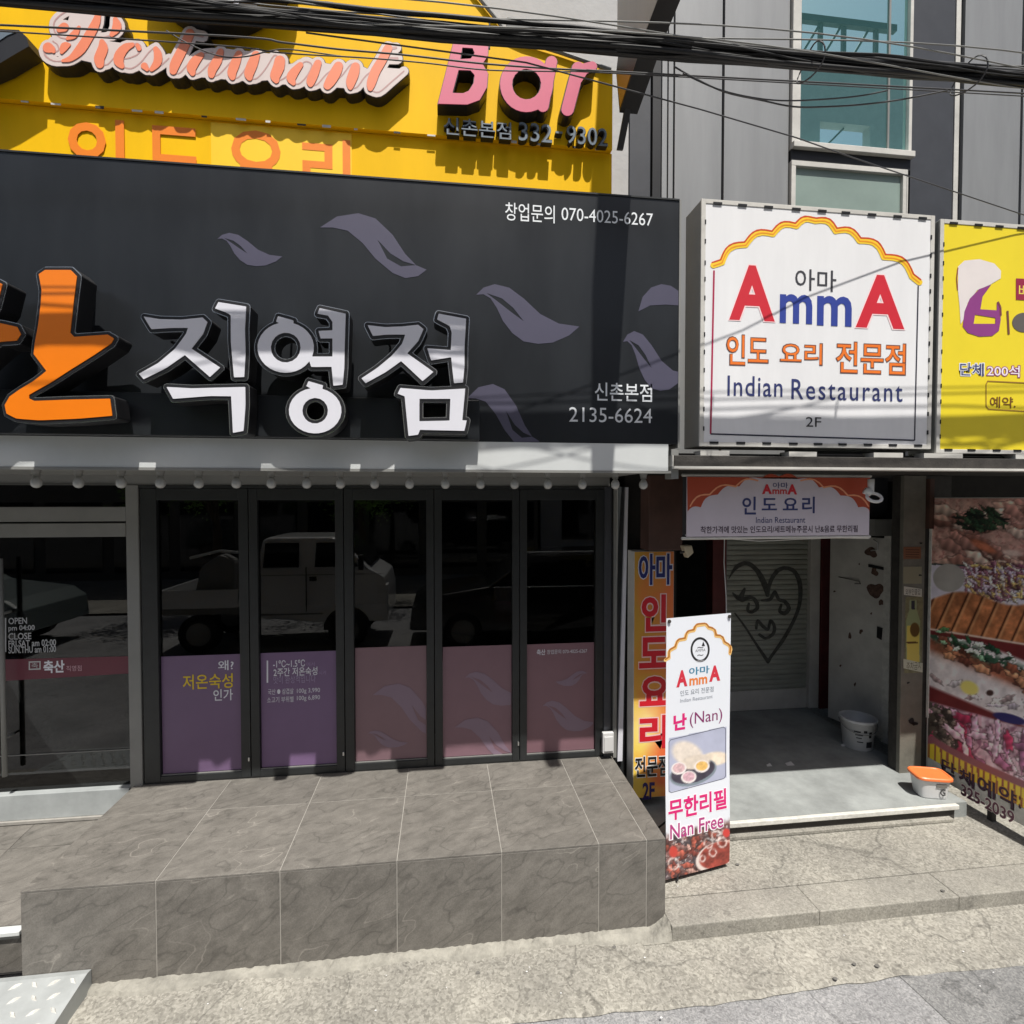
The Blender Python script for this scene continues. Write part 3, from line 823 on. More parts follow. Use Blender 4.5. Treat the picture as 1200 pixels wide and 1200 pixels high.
# ---------------- five folding glass doors
LB = [168, 293.5, 404, 509, 608.5, 707]
GL = [(187, 282), (304, 394), (415, 500), (518, 600), (617, 697)]
PT = [768, 764, 758, 757, 754]; PB_ = [905.5, 898, 891, 886, 881]
DL = ['first folding glass door from the left with a purple why question poster', 'second folding glass door with the purple poster of small price lettering',
      'third folding glass door with a mauve leaf poster whose lower left corner is sunlit', 'fourth folding glass door with two leaves on its mauve poster',
      'rightmost folding glass door with one text line over the leaves on its mauve poster']
ZB = PZ + .012; ZH = wz(430, 573, 0)
ZG1 = wz(460, 586, 0)
for i in range(5):
    x0, x1 = wx(LB[i], 0), wx(LB[i + 1], 0); g0, g1 = wx(GL[i][0], 0), wx(GL[i][1], 0)
    zb = wz(sum(GL[i]) / 2, PB_[i], 0)
    d = thing('folding_door', DL[i], 'door', ((x0 + x1) / 2, 0, PZ), 'folding glass doors of the restaurant front')
    fy0, fy1 = -.03, .035
    box('stile', M['blackframe'], d, x0 + .003, g0, fy0, fy1, ZB, ZH, bevel=.003)
    box('stile', M['blackframe'], d, g1, x1 - .003, fy0, fy1, ZB, ZH, bevel=.003)
    box('rail', M['blackframe'], d, g0, g1, fy0 + .002, fy1, ZB, zb, bevel=.002)
    box('rail', M['blackframe'], d, g0, g1, fy0 + .002, fy1, ZG1, ZH, bevel=.002)
    MB().box(g0, g1, -.014, -.006, zb, zb + .007).build('bead', M['greymetal'], d)
    box('pane', M['glassdark'], d, g0, g1, .004, .010, zb, ZG1)
    Pp = FP(.0015)
    zt_ = wz(sum(GL[i]) / 2, PT[i], 0)
    rgb = [(90, 72, 97), (93, 74, 102), (104, 82, 88), (104, 80, 88), (104, 78, 85)][i]
    pst = box('poster', flat((rgb[0] * 1.25, rgb[1] * 1.25, rgb[2] * 1.25), .4), d, g0 + .004, g1 - .004, -.0005, .0025, zb + .008, zt_)
    Pq = FP(-.002)
    if i == 0:
        text('lettering', '왜?', Pq, (255.5, 774), (274, 785), M['whiteface'], d, bold=.01)
        text('lettering', '저온숙성', Pq, (214, 791), (273, 806), flat((222, 190, 40)), d, bold=.012)
        text('lettering', '인가', Pq, (250, 808), (273, 820.5), M['whiteface'], d, bold=.01)
    if i == 1:
        poly('bar_mark', Pq, [(312.5, 774), (314.3, 774), (314.3, 800), (312.5, 800)], M['whiteface'], d)
        text('lettering', '-1℃~1.5℃', Pq, (320, 774), (357.5, 781), M['whiteface'], d, bold=.01)
        text('lettering', '에서', Pq, (359, 776), (369, 780.5), flat((150, 130, 165)), d)
        text('lettering', '2주간 저온숙성', Pq, (320.5, 783), (372, 791), M['whiteface'], d, bold=.01)
        text('lettering', '시켜', Pq, (373.5, 786), (382, 790.5), flat((150, 130, 165)), d)
        text('lettering', '맛이 환상적입니다', Pq, (320.5, 792.5), (370, 799.5), flat((160, 145, 175)), d)
        text('lettering', '국산 ● 삼겹살', Pq, (314, 807.5), (344, 813), M['whiteface'], d)
        text('lettering', '100g 3,990', Pq, (348, 807), (375, 812.5), M['whiteface'], d)
        text('lettering', '소고기 부위별', Pq, (313, 817), (344, 822.5), M['whiteface'], d)
        text('lettering', '100g 6,890', Pq, (348, 815.5), (375, 821), M['whiteface'], d)

    def clip(pts, x0_, y0_, x1_, y1_):
        for ax, lim, sg in ((0, x0_, 1), (0, x1_, -1), (1, y0_, 1), (1, y1_, -1)):
            out = []
            for k in range(len(pts)):
                p, q = pts[k], pts[(k + 1) % len(pts)]
                ip, iq = (p[ax] - lim) * sg >= 0, (q[ax] - lim) * sg >= 0
                if ip: out.append(p)
                if ip != iq:
                    t = (lim - p[ax]) / (q[ax] - p[ax]); out.append((p[0] + (q[0] - p[0]) * t, p[1] + (q[1] - p[1]) * t))
            pts = out
        return pts

    def leaf(P, kind, bb, m, parent, cl=None, h=.001, flip=False):
        o_, s_ = leafshape(kind, *bb)
        if flip: o_, s_ = [[(bb[0] + bb[2] - x, y) for x, y in L] for L in (o_, s_)]
        if cl: o_, s_ = clip(o_, *cl), clip(s_, *cl)
        L = [o_] + ([s_] if len(s_) > 2 else [])
        return poly('leaf_motif', P, L, m, parent, h=h)
    lf = flat((134, 114, 130), .4)
    if i == 2:
        leaf(Pq, 2, (437, 801, 521, 862), lf, d, (416, 759, 499, 889)); leaf(Pq, 1, (431, 856, 478, 876), lf, d)
    if i == 3:
        leaf(Pq, 1, (545, 787, 616, 827), lf, d, (519, 758, 599, 884)); leaf(Pq, 2, (533, 841, 607, 893), lf, d, (519, 758, 599, 884))
    if i == 4:
        text('lettering', '창업문의 070-4025-6267', Pq, (641, 761.5), (688, 765), M['whiteface'], d)
        text('lettering', '축산', Pq, (629, 761), (639, 767.5), M['whiteface'], d, bold=.02)
        leaf(Pq, 1, (651, 786, 688, 804), lf, d, flip=True); leaf(Pq, 1, (636, 821, 697, 857), lf, d, (618, 755, 695, 880))
    if i in (0, 1, 3):   # little chrome bolt handles low on the stiles
        xx = wx(LB[i + 1], 0) - .012
        box('bolt', M['silveredge'], d, xx - .006, xx + .006, fy0 - .012, fy0, PZ + .14, PZ + .17, bevel=.002)
hdr = box('door_track', M['blackframe'], None, wx(166.8, 0), wx(722, 0), -.03, .05, ZH + .002, 2.821)
tag(hdr, 'black header track above the folding glass doors', 'door track')
sillp = box('floor_track', M['blackframe'], None, wx(166.8, 0), wx(722, 0), -.025, .05, PZ + .0015, PZ + .011)
tag(sillp, 'black floor track beneath the folding glass doors', 'door track')

# pilaster to the right of the folding doors
pil = thing('corner_pilaster', 'dark metal corner pilaster with a pale vertical strip beside the rightmost folding door', 'pilaster', (1.4, 0, PZ))
xa = wx(707.2, 0)
box('pilaster_body', M['blackframe'], pil, xa, 1.50, -.03, .3, .05, 2.82)
box('side_trim', M['darkclad'], pil, wx(708, -.04), wx(716, -.04), -.045, -.031, PZ, 2.818, bevel=.003)
box('side_trim', M['greymetal'], pil, wx(719, -.05), wx(723, -.05), -.06, -.031, PZ, 2.815, bevel=.003)
xw0, xw1 = wx(724.5, -.06), wx(733, -.06)
from_world('pale_strip', slopebox(0, 0, 0, 0, 0, 0, 0) if False else
           [(xw0, -.06, PZ - .03), (xw0 + .042, -.06, PZ - .03), (xw1 + .02, -.06, 2.815), (xw1, -.06, 2.815),
            (xw0, -.032, PZ - .03), (xw0 + .042, -.032, PZ - .03), (xw1 + .02, -.032, 2.815), (xw1, -.032, 2.815)],
           [(0, 1, 2, 3), (7, 6, 5, 4), (4, 5, 1, 0), (5, 6, 2, 1), (6, 7, 3, 2), (7, 4, 0, 3)], M['whiteface'], pil)
box('lower_wall', M['darkclad'], pil, 1.386, 1.50, -.028, .25, -.02, .049)
sk = thing('socket_box', 'small white weatherproof socket box at the foot of the dark pilaster', 'socket box', (wx(713, -.07), -.07, .75))
a0, a1 = wx(706, -.07), wx(719, -.07); b0, b1 = wz(713, 881, -.07), wz(713, 857, -.07)
box('case', M['plasticw'], sk, a0, a1, -.1, -.062, b0, b1, bevel=.006)
box('cover', M['plasticw'], sk, a0 + .01, a1 - .01, -.108, -.1005, b0 + .02, b1 - .03, bevel=.003)

# ---------------- light bulbs under the soffit
BX = [42.5, 92, 142, 188, 233, 277, 318, 359.5, 399, 439, 480, 522, 563, 603, 642, 682.5, 721, 754]
ordn = ['first', 'second', 'third', 'fourth', 'fifth', 'sixth', 'seventh', 'eighth', 'ninth', 'tenth', 'eleventh', 'twelfth', 'thirteenth', 'fourteenth', 'fifteenth', 'sixteenth', 'seventeenth', 'eighteenth']
BY = -.88
b0_ = thing('light_bulb', 'x', 'light bulb', (0, BY, 2.895), 'round bulbs hanging in a row under the sign')
MB().lathe((0, BY, 2.895), [(.024, 0), (.026, -.01), (.02, -.03), (.020, -.042)], 16).build('socket', M['greymetal'], b0_)
MB().lathe((0, BY, 2.895), [(.013, -.043), (.016, -.052), (.026, -.066), (.029, -.082), (.026, -.098), (.016, -.109), (.002, -.113)], 18).build('globe', M['bulb'], b0_, smooth=True)
for i, px in enumerate(BX):
    if i == 0: o = b0_
    else:
        o = b0_.copy(); COL.objects.link(o)
        for ch in list(b0_.children):
            c = ch.copy(); COL.objects.link(c); c.parent = o
    o.location = (wx(px, BY, 565), BY, 2.895)
    what = ('above the grey glass entrance' if px < 160 else 'above the first folding door' if px < 293 else 'above the second folding door' if px < 404 else 'above the third folding door' if px < 509
            else 'above the fourth folding door' if px < 608 else 'above the rightmost folding door' if px < 706 else 'above the dark pilaster')
    o['label'] = '%s round bulb from the left under the soffit, %s' % (ordn[i], what)

# ================================================================ BLACK FASCIA SIGN
PS = FP(-1.0)
xR = wx(797, -1, 380)
sg = thing('black_fascia_sign', 'long black restaurant signboard with big orange and white raised letters and grey leaves', 'sign', (-2, -1, 3.07))
box('sign_panel', M['blackpanel'], sg, -7, xR - .012, -1.0, -.86, 3.072, 4.622)
box('edge_trim', M['greymetal'], sg, xR - .0115, xR, -1.006, -.86, 3.05, 4.626)
box('edge_trim', M['blackframe'], sg, -7, xR - .012, -1.006, -.86, 4.6225, 4.632)
xs1 = wx(783, -1, 540)
box('flashing', M['silver'], sg, -7, xs1, -1.0, -.94, 2.90, 3.0715)
box('flashing_lip', M['greymetal'], sg, -7, xs1 + .02, -1.003, -.93, 2.884, 2.8995)
zr1, zr0 = wz(300, 463, -1.07), wz(300, 512, -1.07)
box('letter_rail', M['blackpanel'], sg, -7, wx(562, -1.07, 490), -1.07, -1.002, zr0, zr1, bevel=.004)
# right bracket
box('bracket', M['greymetal'], sg, xs1 + .022, xs1 + .07, -1.0, -.9, 2.85, 3.04)
lm = flat((80, 78, 96), .4)
clr = (-100, 230, 795, 518)
for k, bb in ((1, (255, 273, 331, 312)), (2, (375, 250, 500, 326)), (1, (558, 333, 679, 403)), (1, (730, 388, 803, 458)), (2, (547, 450, 632, 527))):
    leaf(PS, k, bb, lm, sg, clr, h=.0015)
poly('leaf_motif', PS, [(748, 365), (753, 348), (763, 337), (775, 333), (786, 335), (795, 341), (795, 358), (780, 357), (762, 358)], lm, sg, h=.0015)
wt = flat((228, 232, 236))
text('lettering', '창업문의', PS, (592, 237), (650, 262), wt, sg, h=.0015, bold=.004)
text('lettering', '070-4025-6267', PS, (658, 243), (765, 265), wt, sg, h=.0015)
text('lettering', '신촌본점', PS, (697, 448), (764, 471), wt, sg, h=.0015, bold=.008)
text('lettering', '2135-6624', PS, (667, 477), (764, 496), flat((215, 218, 222)), sg, h=.0015)

PLt = FP(-1.24)
def raised(name, fn, bbox, face, step=.7, core=0.0):
    X, Y = sdf_grid(bbox[0] - 9, bbox[2] + 9, bbox[1] - 9, bbox[3] + 9, step)
    D = fn(X, Y)
    o = sdf_obj(name, PLt, X, Y, D, 3.9, M['black'], sg, h=-.135, depth=.127)
    sdf_obj('rim', PLt, X, Y, D, 4.5, M['silveredge'], o, h=-.008, depth=.004)
    sdf_obj('border', PLt, X, Y, D, 3.5, M['black'], o, h=-.004, depth=.004)
    sdf_obj('face', PLt, X, Y, D, core, face, o, h=0, depth=.004)
    cxp = (bbox[0] + bbox[2]) / 2
    return o


def z4(L): return [(x / 3, 250 + y / 3) for x, y in L]
def zq(L, ox): return [(ox + x / 6.667, 340 + y / 6.667) for x, y in L]
san = z4([(138, 215), (160, 200), (250, 200), (272, 222), (262, 300), (248, 420), (262, 435), (380, 427), (402, 440), (392, 458), (330, 500), (250, 550), (180, 595), (104, 638),
          (104, 652), (122, 660), (250, 655), (388, 652), (396, 712), (280, 722), (140, 728), (60, 722), (25, 705), (18, 675), (35, 645), (70, 620), (120, 590), (165, 555), (150, 535), (120, 495), (125, 450), (135, 400), (145, 320), (148, 270)])
raised('letter', lambda X, Y: sd_poly(X, Y, san), (4, 315, 136, 495), M['orangeface'])
frag = z4([(-160, 470), (-90, 380), (0, 386), (62, 400), (75, 425), (60, 448), (0, 452), (-80, 520), (-120, 600), (-190, 600)])
frag2 = z4([(-120, 250), (-20, 235), (10, 250), (-10, 330), (-60, 400), (-110, 420)])
raised('letter', lambda X, Y: np.minimum(sd_poly(X, Y, frag), sd_poly(X, Y, frag2)), (-64, 328, 26, 452), M['orangeface'])
j1 = zq([(125, 208), (250, 228), (420, 232), (585, 215), (622, 250), (590, 340), (498, 458), (722, 606), (642, 680), (446, 508), (300, 610), (125, 697), (88, 655), (240, 570), (370, 460), (455, 345), (472, 296), (330, 296), (185, 306)], 150)
j2 = zq([(708, 95), (925, 130), (915, 300), (920, 500), (910, 680), (830, 682), (805, 400), (805, 200), (775, 178), (682, 145)], 150)
j3 = zq([(303, 757), (500, 768), (918, 757), (920, 900), (905, 1100), (822, 1116), (808, 830), (640, 828), (355, 850)], 150)
jik = lambda X, Y: np.minimum(np.minimum(sd_poly(X, Y, j1), sd_poly(X, Y, j2)), sd_poly(X, Y, j3))
raised('letter', jik, (163, 354, 289, 508), M['whiteface'])
yv = zq([(565, 142), (768, 185), (760, 450), (758, 600), (745, 740), (672, 748), (658, 600), (500, 602), (485, 560), (500, 520), (665, 520), (665, 378), (572, 378), (555, 320), (665, 315), (665, 250), (630, 200), (548, 185)], 290)
yt1 = zq([(240, 205), (362, 238), (352, 290), (240, 290), (262, 262), (225, 248)], 290); yt2 = zq([(478, 712), (592, 745), (580, 800), (480, 800), (495, 768), (460, 752)], 290)
def ring(X, Y, cx, cy_, r, ri): return np.maximum(np.hypot(X - cx, Y - cy_) - r, ri - np.hypot(X - cx, Y - cy_))
c1 = (290 + 300 / 6.667, 340 + 450 / 6.667); c2 = (290 + 530 / 6.667, 340 + 943 / 6.667)
def young(X, Y):
    d = np.minimum(np.minimum(sd_poly(X, Y, yv), sd_poly(X, Y, yt1)), sd_poly(X, Y, yt2))
    d = np.minimum(d, np.hypot(X - c1[0], (Y - c1[1]) * 1.12) - 33); d = np.minimum(d, np.hypot(X - c2[0], (Y - c2[1]) * 1.16) - 30.8)
    d = np.maximum(d, 17.5 - np.hypot(X - c1[0], Y - c1[1])); d = np.maximum(d, 15 - np.hypot(X - c2[0], Y - c2[1]))
    return d
raised('letter', young, (301, 360, 407, 509), M['whiteface'])
e1 = zq([(105, 275), (240, 290), (380, 285), (500, 272), (542, 305), (500, 400), (415, 495), (620, 640), (535, 712), (368, 555), (250, 640), (90, 728), (58, 690), (180, 610), (300, 510), (375, 420), (400, 348), (250, 348), (148, 360)], 415)
e2 = zq([(660, 185), (875, 225), (862, 450), (862, 600), (850, 722), (780, 728), (765, 600), (758, 525), (602, 550), (570, 455), (755, 470), (762, 330), (745, 280), (648, 230)], 415)
e3o = zq([(362, 765), (600, 785), (868, 770), (845, 1018), (880, 1018), (862, 1100), (515, 1092), (500, 1130), (425, 1140), (395, 830), (340, 810)], 415)
e3i = zq([(510, 850), (752, 850), (745, 1020), (510, 1025)], 415)
def jeom(X, Y):
    d = np.maximum(sd_poly(X, Y, e3o), -sd_poly(X, Y, e3i))
    return np.minimum(np.minimum(sd_poly(X, Y, e1), sd_poly(X, Y, e2)), d)
raised('letter', jeom, (423, 366, 548, 512), M['whiteface'])
# studs that hold the raised letters off the panel
stud = MB()
for px, py in ((95, 330), (60, 480), (200, 400), (275, 370), (275, 490), (336, 372), (390, 400), (370, 500), (455, 400), (535, 390), (500, 500), (110, 405), (20, 400)):
    x, z = W(px, py, -1.12); stud.box(x - .006, x + .006, -1.11, -1.0, z - .006, z + .006)
stud.build('letter_studs', M['black'], sg)

# ================================================================ YELLOW BOARDS
yb = thing('yellow_upper_board', 'yellow upper signboard with raised script and pink letters', 'sign', (-2, -.85, 5.0))
PY = FP(-.835)
zq0 = 5.016
o_l = [(-7, zq0), (1.112, zq0), (1.112, wz(716, 80, -.85))] + [W(*q, -.85) for q in ((655, 60), (612, 48), (594, 40), (583, 24), (570, 8), (557, -8), (520, -60))] + [(-.6, 6.9), (-7, 6.9)]
poly('board', FP(-.75), [o_l], M['yellow'], yb, h=0, depth=.085, px=False)
# silver edging along the top right curve
edg = MB(); edg.tube([FP(-.853).pt(*W(*q, -.853)) for q in ((716, 82), (655, 61), (612, 48), (594, 40), (583, 24), (570, 8), (557, -8), (520, -60))], .012, 6)
edg.build('edge_trim', M['greymetal'], yb)
lw = thing('yellow_lower_board', 'lower yellow signboard with flat orange lettering above the black sign', 'sign', (-2, -.8, 4.6))
box('board', M['yellow'], lw, -7, 1.12, -.8, -.74, 4.3, 5.012)
pa, pb = wx(247, -.806, 150), wx(412, -.806, 160)
box('patch_sheet', flat((252, 205, 22)), lw, pa, pb, -.806, -.8003, 4.3, 5.0)
og = flat((240, 130, 12))
Pw = FP(-.8065)
for s_, a, b_ in (('인', (79, 136), (149, 222)), ('도', (170, 146), (238, 222)), ('요', (264, 150), (336, 226)), ('리', (354, 160), (411, 240))):
    text('lettering', s_, Pw, a, b_, og, lw, h=.001, bold=.018)
for i in range(20):
    x = -2.6 + i * .19 + rs.uniform(-.04, .04)
    w = rs.uniform(.02, .07)
    box('sheet_tab', M['rustywhite'] if i % 3 else M['beam'], yb, x, x + w, -.8385, -.8355, 5.004, 5.012 + rs.uniform(0, .008))

# script lettering "Restaurant"
def r4(L): return [(30 + x / 7.5, 15 + y / 7.5, r / 7.5) for x, y, r in L]
def r5(L): return [(180 + x / 7.5, 25 + y / 7.5, r / 7.5) for x, y, r in L]
def r6(L): return [(320 + x / 7.5, 40 + y / 7.5, r / 7.5) for x, y, r in L]
thick = [r4([(640, 20, 18), (612, 110, 34), (540, 240, 38), (480, 330, 38), (400, 405, 20), (330, 425, 7)]),
         r4([(200, 310, 40), (235, 325, 22), (250, 345, 8)]), r4([(320, 350, 10), (345, 300, 30), (385, 285, 8)]),
         r4([(340, 130, 34), (300, 150, 20)]), r4([(470, 130, 8), (430, 195, 26), (370, 230, 8)]), r4([(790, 60, 14), (805, 130, 34), (760, 195, 14)]),
         r4([(672, 255, 14), (682, 320, 38), (650, 400, 40), (655, 455, 30)]),
         r4([(940, 285, 14), (880, 310, 30), (830, 370, 38), (820, 430, 36), (850, 475, 14)]), r4([(985, 290, 12), (1000, 320, 14)]),
         r4([(1145, 320, 16), (1165, 370, 28), (1160, 440, 30), (1110, 500, 14)]), r4([(1045, 470, 24), (1070, 500, 12)]),
         r5([(320, 110, 34), (280, 200, 36), (235, 290, 38), (190, 380, 38), (175, 440, 26)]),
         r5([(420, 300, 20), (370, 350, 36), (335, 410, 36), (345, 460, 18)]), r5([(590, 270, 22), (560, 350, 36), (520, 420, 34), (510, 475, 22)]),
         r5([(750, 290, 24), (720, 370, 36), (690, 450, 34), (695, 495, 20)]), r5([(900, 300, 30), (870, 380, 40), (840, 460, 36), (845, 500, 20)]),
         r5([(1110, 350, 40), (1100, 410, 44), (1070, 480, 38), (1080, 525, 18)]),
         r6([(240, 275, 20), (185, 340, 34), (160, 390, 34), (180, 435, 14)]), r6([(395, 260, 26), (365, 340, 34), (335, 410, 34), (330, 445, 18)]),
         r6([(575, 285, 34), (550, 340, 42), (510, 410, 40), (480, 455, 30)]), r6([(725, 290, 32), (710, 350, 40), (685, 420, 36), (680, 470, 18)]),
         r6([(1010, 130, 32), (960, 230, 34), (900, 330, 36), (865, 430, 34), (855, 480, 18)])]
hair = [r4([(330, 425, 6), (250, 425, 6), (180, 385, 8), (160, 330, 10)]), r4([(250, 345, 6), (290, 330, 6), (280, 280, 6), (240, 250, 6)]),
        r4([(370, 230, 6), (300, 215, 6), (250, 150, 7), (265, 60, 7), (380, -20, 7), (560, -50, 7), (760, -20, 8), (790, 60, 8)]), r4([(760, 195, 6), (690, 215, 6), (620, 210, 6)]),
        r4([(655, 455, 6), (720, 455, 6), (790, 390, 6), (880, 405, 6), (980, 370, 6), (1015, 310, 7), (985, 270, 6), (940, 280, 6)]),
        r4([(850, 475, 6), (930, 490, 6), (1010, 440, 6), (1090, 340, 6), (1145, 300, 6)]), r4([(1110, 500, 6), (1180, 470, 6), (1260, 400, 6)]),
        r5([(175, 450, 6), (230, 455, 6), (310, 370, 6), (420, 290, 6), (520, 275, 6)]), r5([(345, 465, 6), (400, 455, 6), (470, 390, 6), (580, 280, 6)]),
        r5([(510, 480, 6), (570, 470, 6), (650, 390, 6), (740, 290, 6)]), r5([(695, 500, 6), (750, 490, 6), (820, 400, 6), (890, 300, 6)]),
        r5([(845, 505, 6), (910, 500, 6), (990, 410, 6), (1060, 300, 6), (1110, 330, 6)]), r5([(1080, 530, 6), (1150, 500, 6), (1220, 440, 6)]),
        r6([(180, 440, 6), (240, 430, 6), (310, 350, 6), (340, 270, 6), (290, 240, 6), (240, 270, 6)]), r6([(330, 450, 6), (390, 440, 6), (470, 350, 6), (560, 290, 6)]),
        r6([(480, 460, 6), (600, 370, 6), (680, 270, 6), (725, 270, 6)]), r6([(680, 475, 6), (740, 465, 6), (810, 370, 6), (880, 320, 6)]),
        r6([(855, 490, 6), (930, 510, 6), (1040, 420, 6), (1150, 325, 6)]), r6([(960, 215, 12), (1090, 215, 14)]), r6([(990, 130, 12), (1080, 120, 12)]), r5([(330, 110, 12), (430, 130, 14)])]
fillw = [[(x / 7.5 + 320, y / 7.5 + 40) for x, y in [(930, 300), (1170, 318), (1060, 430), (930, 520), (850, 520)]],
         [(x / 7.5 + 180, y / 7.5 + 25) for x, y in [(430, 260), (560, 240), (1080, 300), (1100, 500), (850, 520), (400, 480)]],
         [(x / 7.5 + 320, y / 7.5 + 40) for x, y in [(40, 290), (330, 240), (600, 290), (740, 270), (860, 330), (700, 470), (300, 440), (60, 430)]],
         [(x / 7.5 + 30, y / 7.5 + 15) for x, y in [(620, 240), (1000, 300), (1180, 330), (1200, 470), (850, 480), (640, 440), (420, 390), (300, 400), (400, 0), (620, 0)]]]
X, Y = sdf_grid(36, 490, -4, 122, .55)
Dt = np.full(X.shape, 1e9); Dh = Dt.copy(); Df = Dt.copy()
def smooth3(c, k=5):
    c = [Vector(q) for q in c]; o_ = []
    for i in range(len(c) - 1):
        a, b, d, e = c[max(i - 1, 0)], c[i], c[i + 1], c[min(i + 2, len(c) - 1)]
        for t in [q / k for q in range(k)]: o_.append(.5 * ((2 * b) + (-a + d) * t + (2 * a - 5 * b + 4 * d - e) * t * t + (-a + 3 * b - 3 * d + e) * t ** 3))
    return [tuple(q) for q in o_ + [c[-1]]]
for s_ in thick: Dt = np.minimum(Dt, sd_stroke(X, Y, smooth3(s_, 4)))
for s_ in hair: Dh = np.minimum(Dh, sd_stroke(X, Y, smooth3(s_, 4)))
for s_ in fillw: Df = np.minimum(Df, sd_poly(X, Y, s_) + 3.5)
Da = np.minimum(np.minimum(Dt, Dh), Df)
PSc = FP(-.92)
o = sdf_obj('script_lettering', PSc, X, Y, Da, 5.6, M['black'], yb, h=-.08, depth=.076, simp=.1)
sdf_obj('letter_border', PSc, X, Y, Da, 4.7, M['creamy'], o, h=-.004, depth=.004, simp=.1)
sdf_obj('letter_hair_line', PSc, X, Y, np.minimum(Dt - 1.3, Dh), -.02, flat((186, 146, 142)), o, h=.0008, simp=.08)  # greyish hair strokes and thin edging, the lettering's own colour
sdf_obj('letter_core', PSc, X, Y, Dt, .75, M['coral'], o, h=0.0008, depth=.003, simp=.08)

# pink block letters "Bar" and the small raised line below
PBr = FP(-.935)
def zB(L): return [(500 + x / 4, y / 4) for x, y in L]
def zBs(L): return [(500 + x / 4, y / 4, r / 4) for x, y, r in L]
Bo = zB([(135, 160), (240, 165), (290, 205), (287, 265), (262, 300), (288, 345), (283, 410), (250, 470), (190, 492), (52, 488)])
Bh1 = zB([(150, 330), (205, 332), (224, 352), (220, 390), (198, 426), (170, 438), (122, 436)]); Bh2 = zB([(168, 225), (215, 228), (224, 250), (208, 275), (158, 278)])
def fB(X, Y): return np.maximum(sd_poly(X, Y, Bo), -np.minimum(sd_poly(X, Y, Bh1), sd_poly(X, Y, Bh2)))
def fa(X, Y): return np.minimum(np.abs(np.hypot((X - 617) * 1.0, (Y - 99) * .95) - 24.0) - 7.2, sd_stroke(X, Y, zBs([(585, 290, 27), (545, 500, 27)])))
def fr(X, Y): return np.minimum(sd_stroke(X, Y, zBs([(710, 320, 30), (660, 515, 30)])), sd_stroke(X, Y, zBs([(705, 370, 26), (735, 325, 26), (775, 312, 24)])))
for fn_, bb in ((fB, (505, 30, 580, 130)), (fa, (580, 60, 655, 140)), (fr, (650, 60, 705, 145))):
    X, Y = sdf_grid(*[bb[0], bb[2], bb[1], bb[3]], .6); D = fn_(X, Y)
    L_ = sdf_obj('letter', PBr, X, Y, D, .6, M['black'], yb, h=-.095, depth=.092)
    sdf_obj('letter_face', PBr, X, Y, D, -.2, M['pink'], L_, h=-.002, depth=.005)
PSm = FP(-.885)
for s_, a, b_ in (('신촌본점', (520, 137), (599, 164)), ('332', (608, 143), (647, 168)), ('-', (651, 154), (659, 157)), ('9302', (664, 147), (712, 172))):
    L_ = text('small_lettering', s_, PSm, a, b_, M['black'], yb, h=-.045, bold=.022, depth=.045)
    text('letter_face', s_, PSm, a, b_, M['steelblue'], L_, h=.001, bold=-.004, depth=.002)
# neighbouring letter tail at the left edge and the round badge above
lt = poly('letter_tail', FP(-.96), [(-60, 20), (0, 34), (22, 35), (31, 43), (34, 54), (20, 62), (0, 74), (-60, 100)], M['black'], yb, h=-.108, depth=.108)
poly('letter_face', FP(-.96), [(-60, 26), (0, 37), (19, 38), (9, 42), (0, 48), (-60, 78)], M['steelblue'], lt, h=.001, depth=.003)
bd = []
def circ(cx, cy_, r, n=48, ry=None): return [(cx + r * math.cos(2 * math.pi * k / n), cy_ + (ry or r) * math.sin(2 * math.pi * k / n)) for k in range(n)]
bdg = poly('round_badge', FP(-1.0), circ(250, -71, 93), M['black'], yb, h=-.145, depth=.145)
poly('badge_ring', FP(-1.0), [circ(250, -71, 81), circ(250, -71, 76)], M['whiteface'], bdg, h=.001)
text('badge_lettering', 'STUDIO', FP(-1.0), (226, -12), (276, 2), M['whiteface'], bdg, h=.001, bold=.03)

# ================================================================ BLADE SIGN (projecting, runs out of the frame)
bl = thing('projecting_sign', 'dark wedge shaped bottom of a projecting sign beside the pink Bar letters', 'sign', (1.15, -.8, 4.9))
PX_ = Plane((1.10, 0, 0), (0, -1, 0))
def pl(px, py): return PX_.ab(px, py)
A = pl(718, 176); B = pl(726, 132); Cc = pl(722, 85); Dd = pl(723, 38); E_ = pl(734, 0); F_ = pl(757, 37); G_ = pl(771, 0)
sl = (G_[1] - F_[1]) / (G_[0] - F_[0])
H_ = (G_[0] + .75, G_[1] + .75 * sl)
out = [Cc, B, F_, G_, H_, (H_[0], 6.95), (Cc[0] - .02, 6.95), (E_[0] - .05, E_[1])]
def sideprism(pts, x0, x1): return MB().prism([(x0, -a, b) for a, b in pts], (x0, 0, 0), (x1, 0, 0))
sideprism(out, 1.10, 1.215).build('sign_box', M['black'], bl)
sideprism([A, (A[0] + .02, A[1] + .0), (B[0] + .04, B[1] + .02), B], 1.125, 1.165).build('strut', M['black'], bl)
fc = [(Dd[0] + .01, Dd[1]), (F_[0] - .03, F_[1]), (G_[0] - .03, G_[1]), (H_[0] - .03, H_[1] + .05), (H_[0] - .03, 6.9), (Dd[0] + .02, 6.9)]
sideprism(fc, 1.0985, 1.0995).build('side_panel', M['panelgrey'], bl)
t3 = [pl(723, 87), pl(740, 86), pl(727, 126)]
sideprism(t3, 1.0965, 1.0998).build('gold_plate', flat((190, 140, 50)), bl)
# lamp/insulator bits near its tip
vt = box('wall_vent', M['black'], None, wx(594, -.12, 30), wx(636, -.12, 30), -.13, -.101, wz(615, 41, -.12), wz(615, 24, -.12)); tag(vt, 'black vent box on the concrete wall just above the yellow board', 'vent')

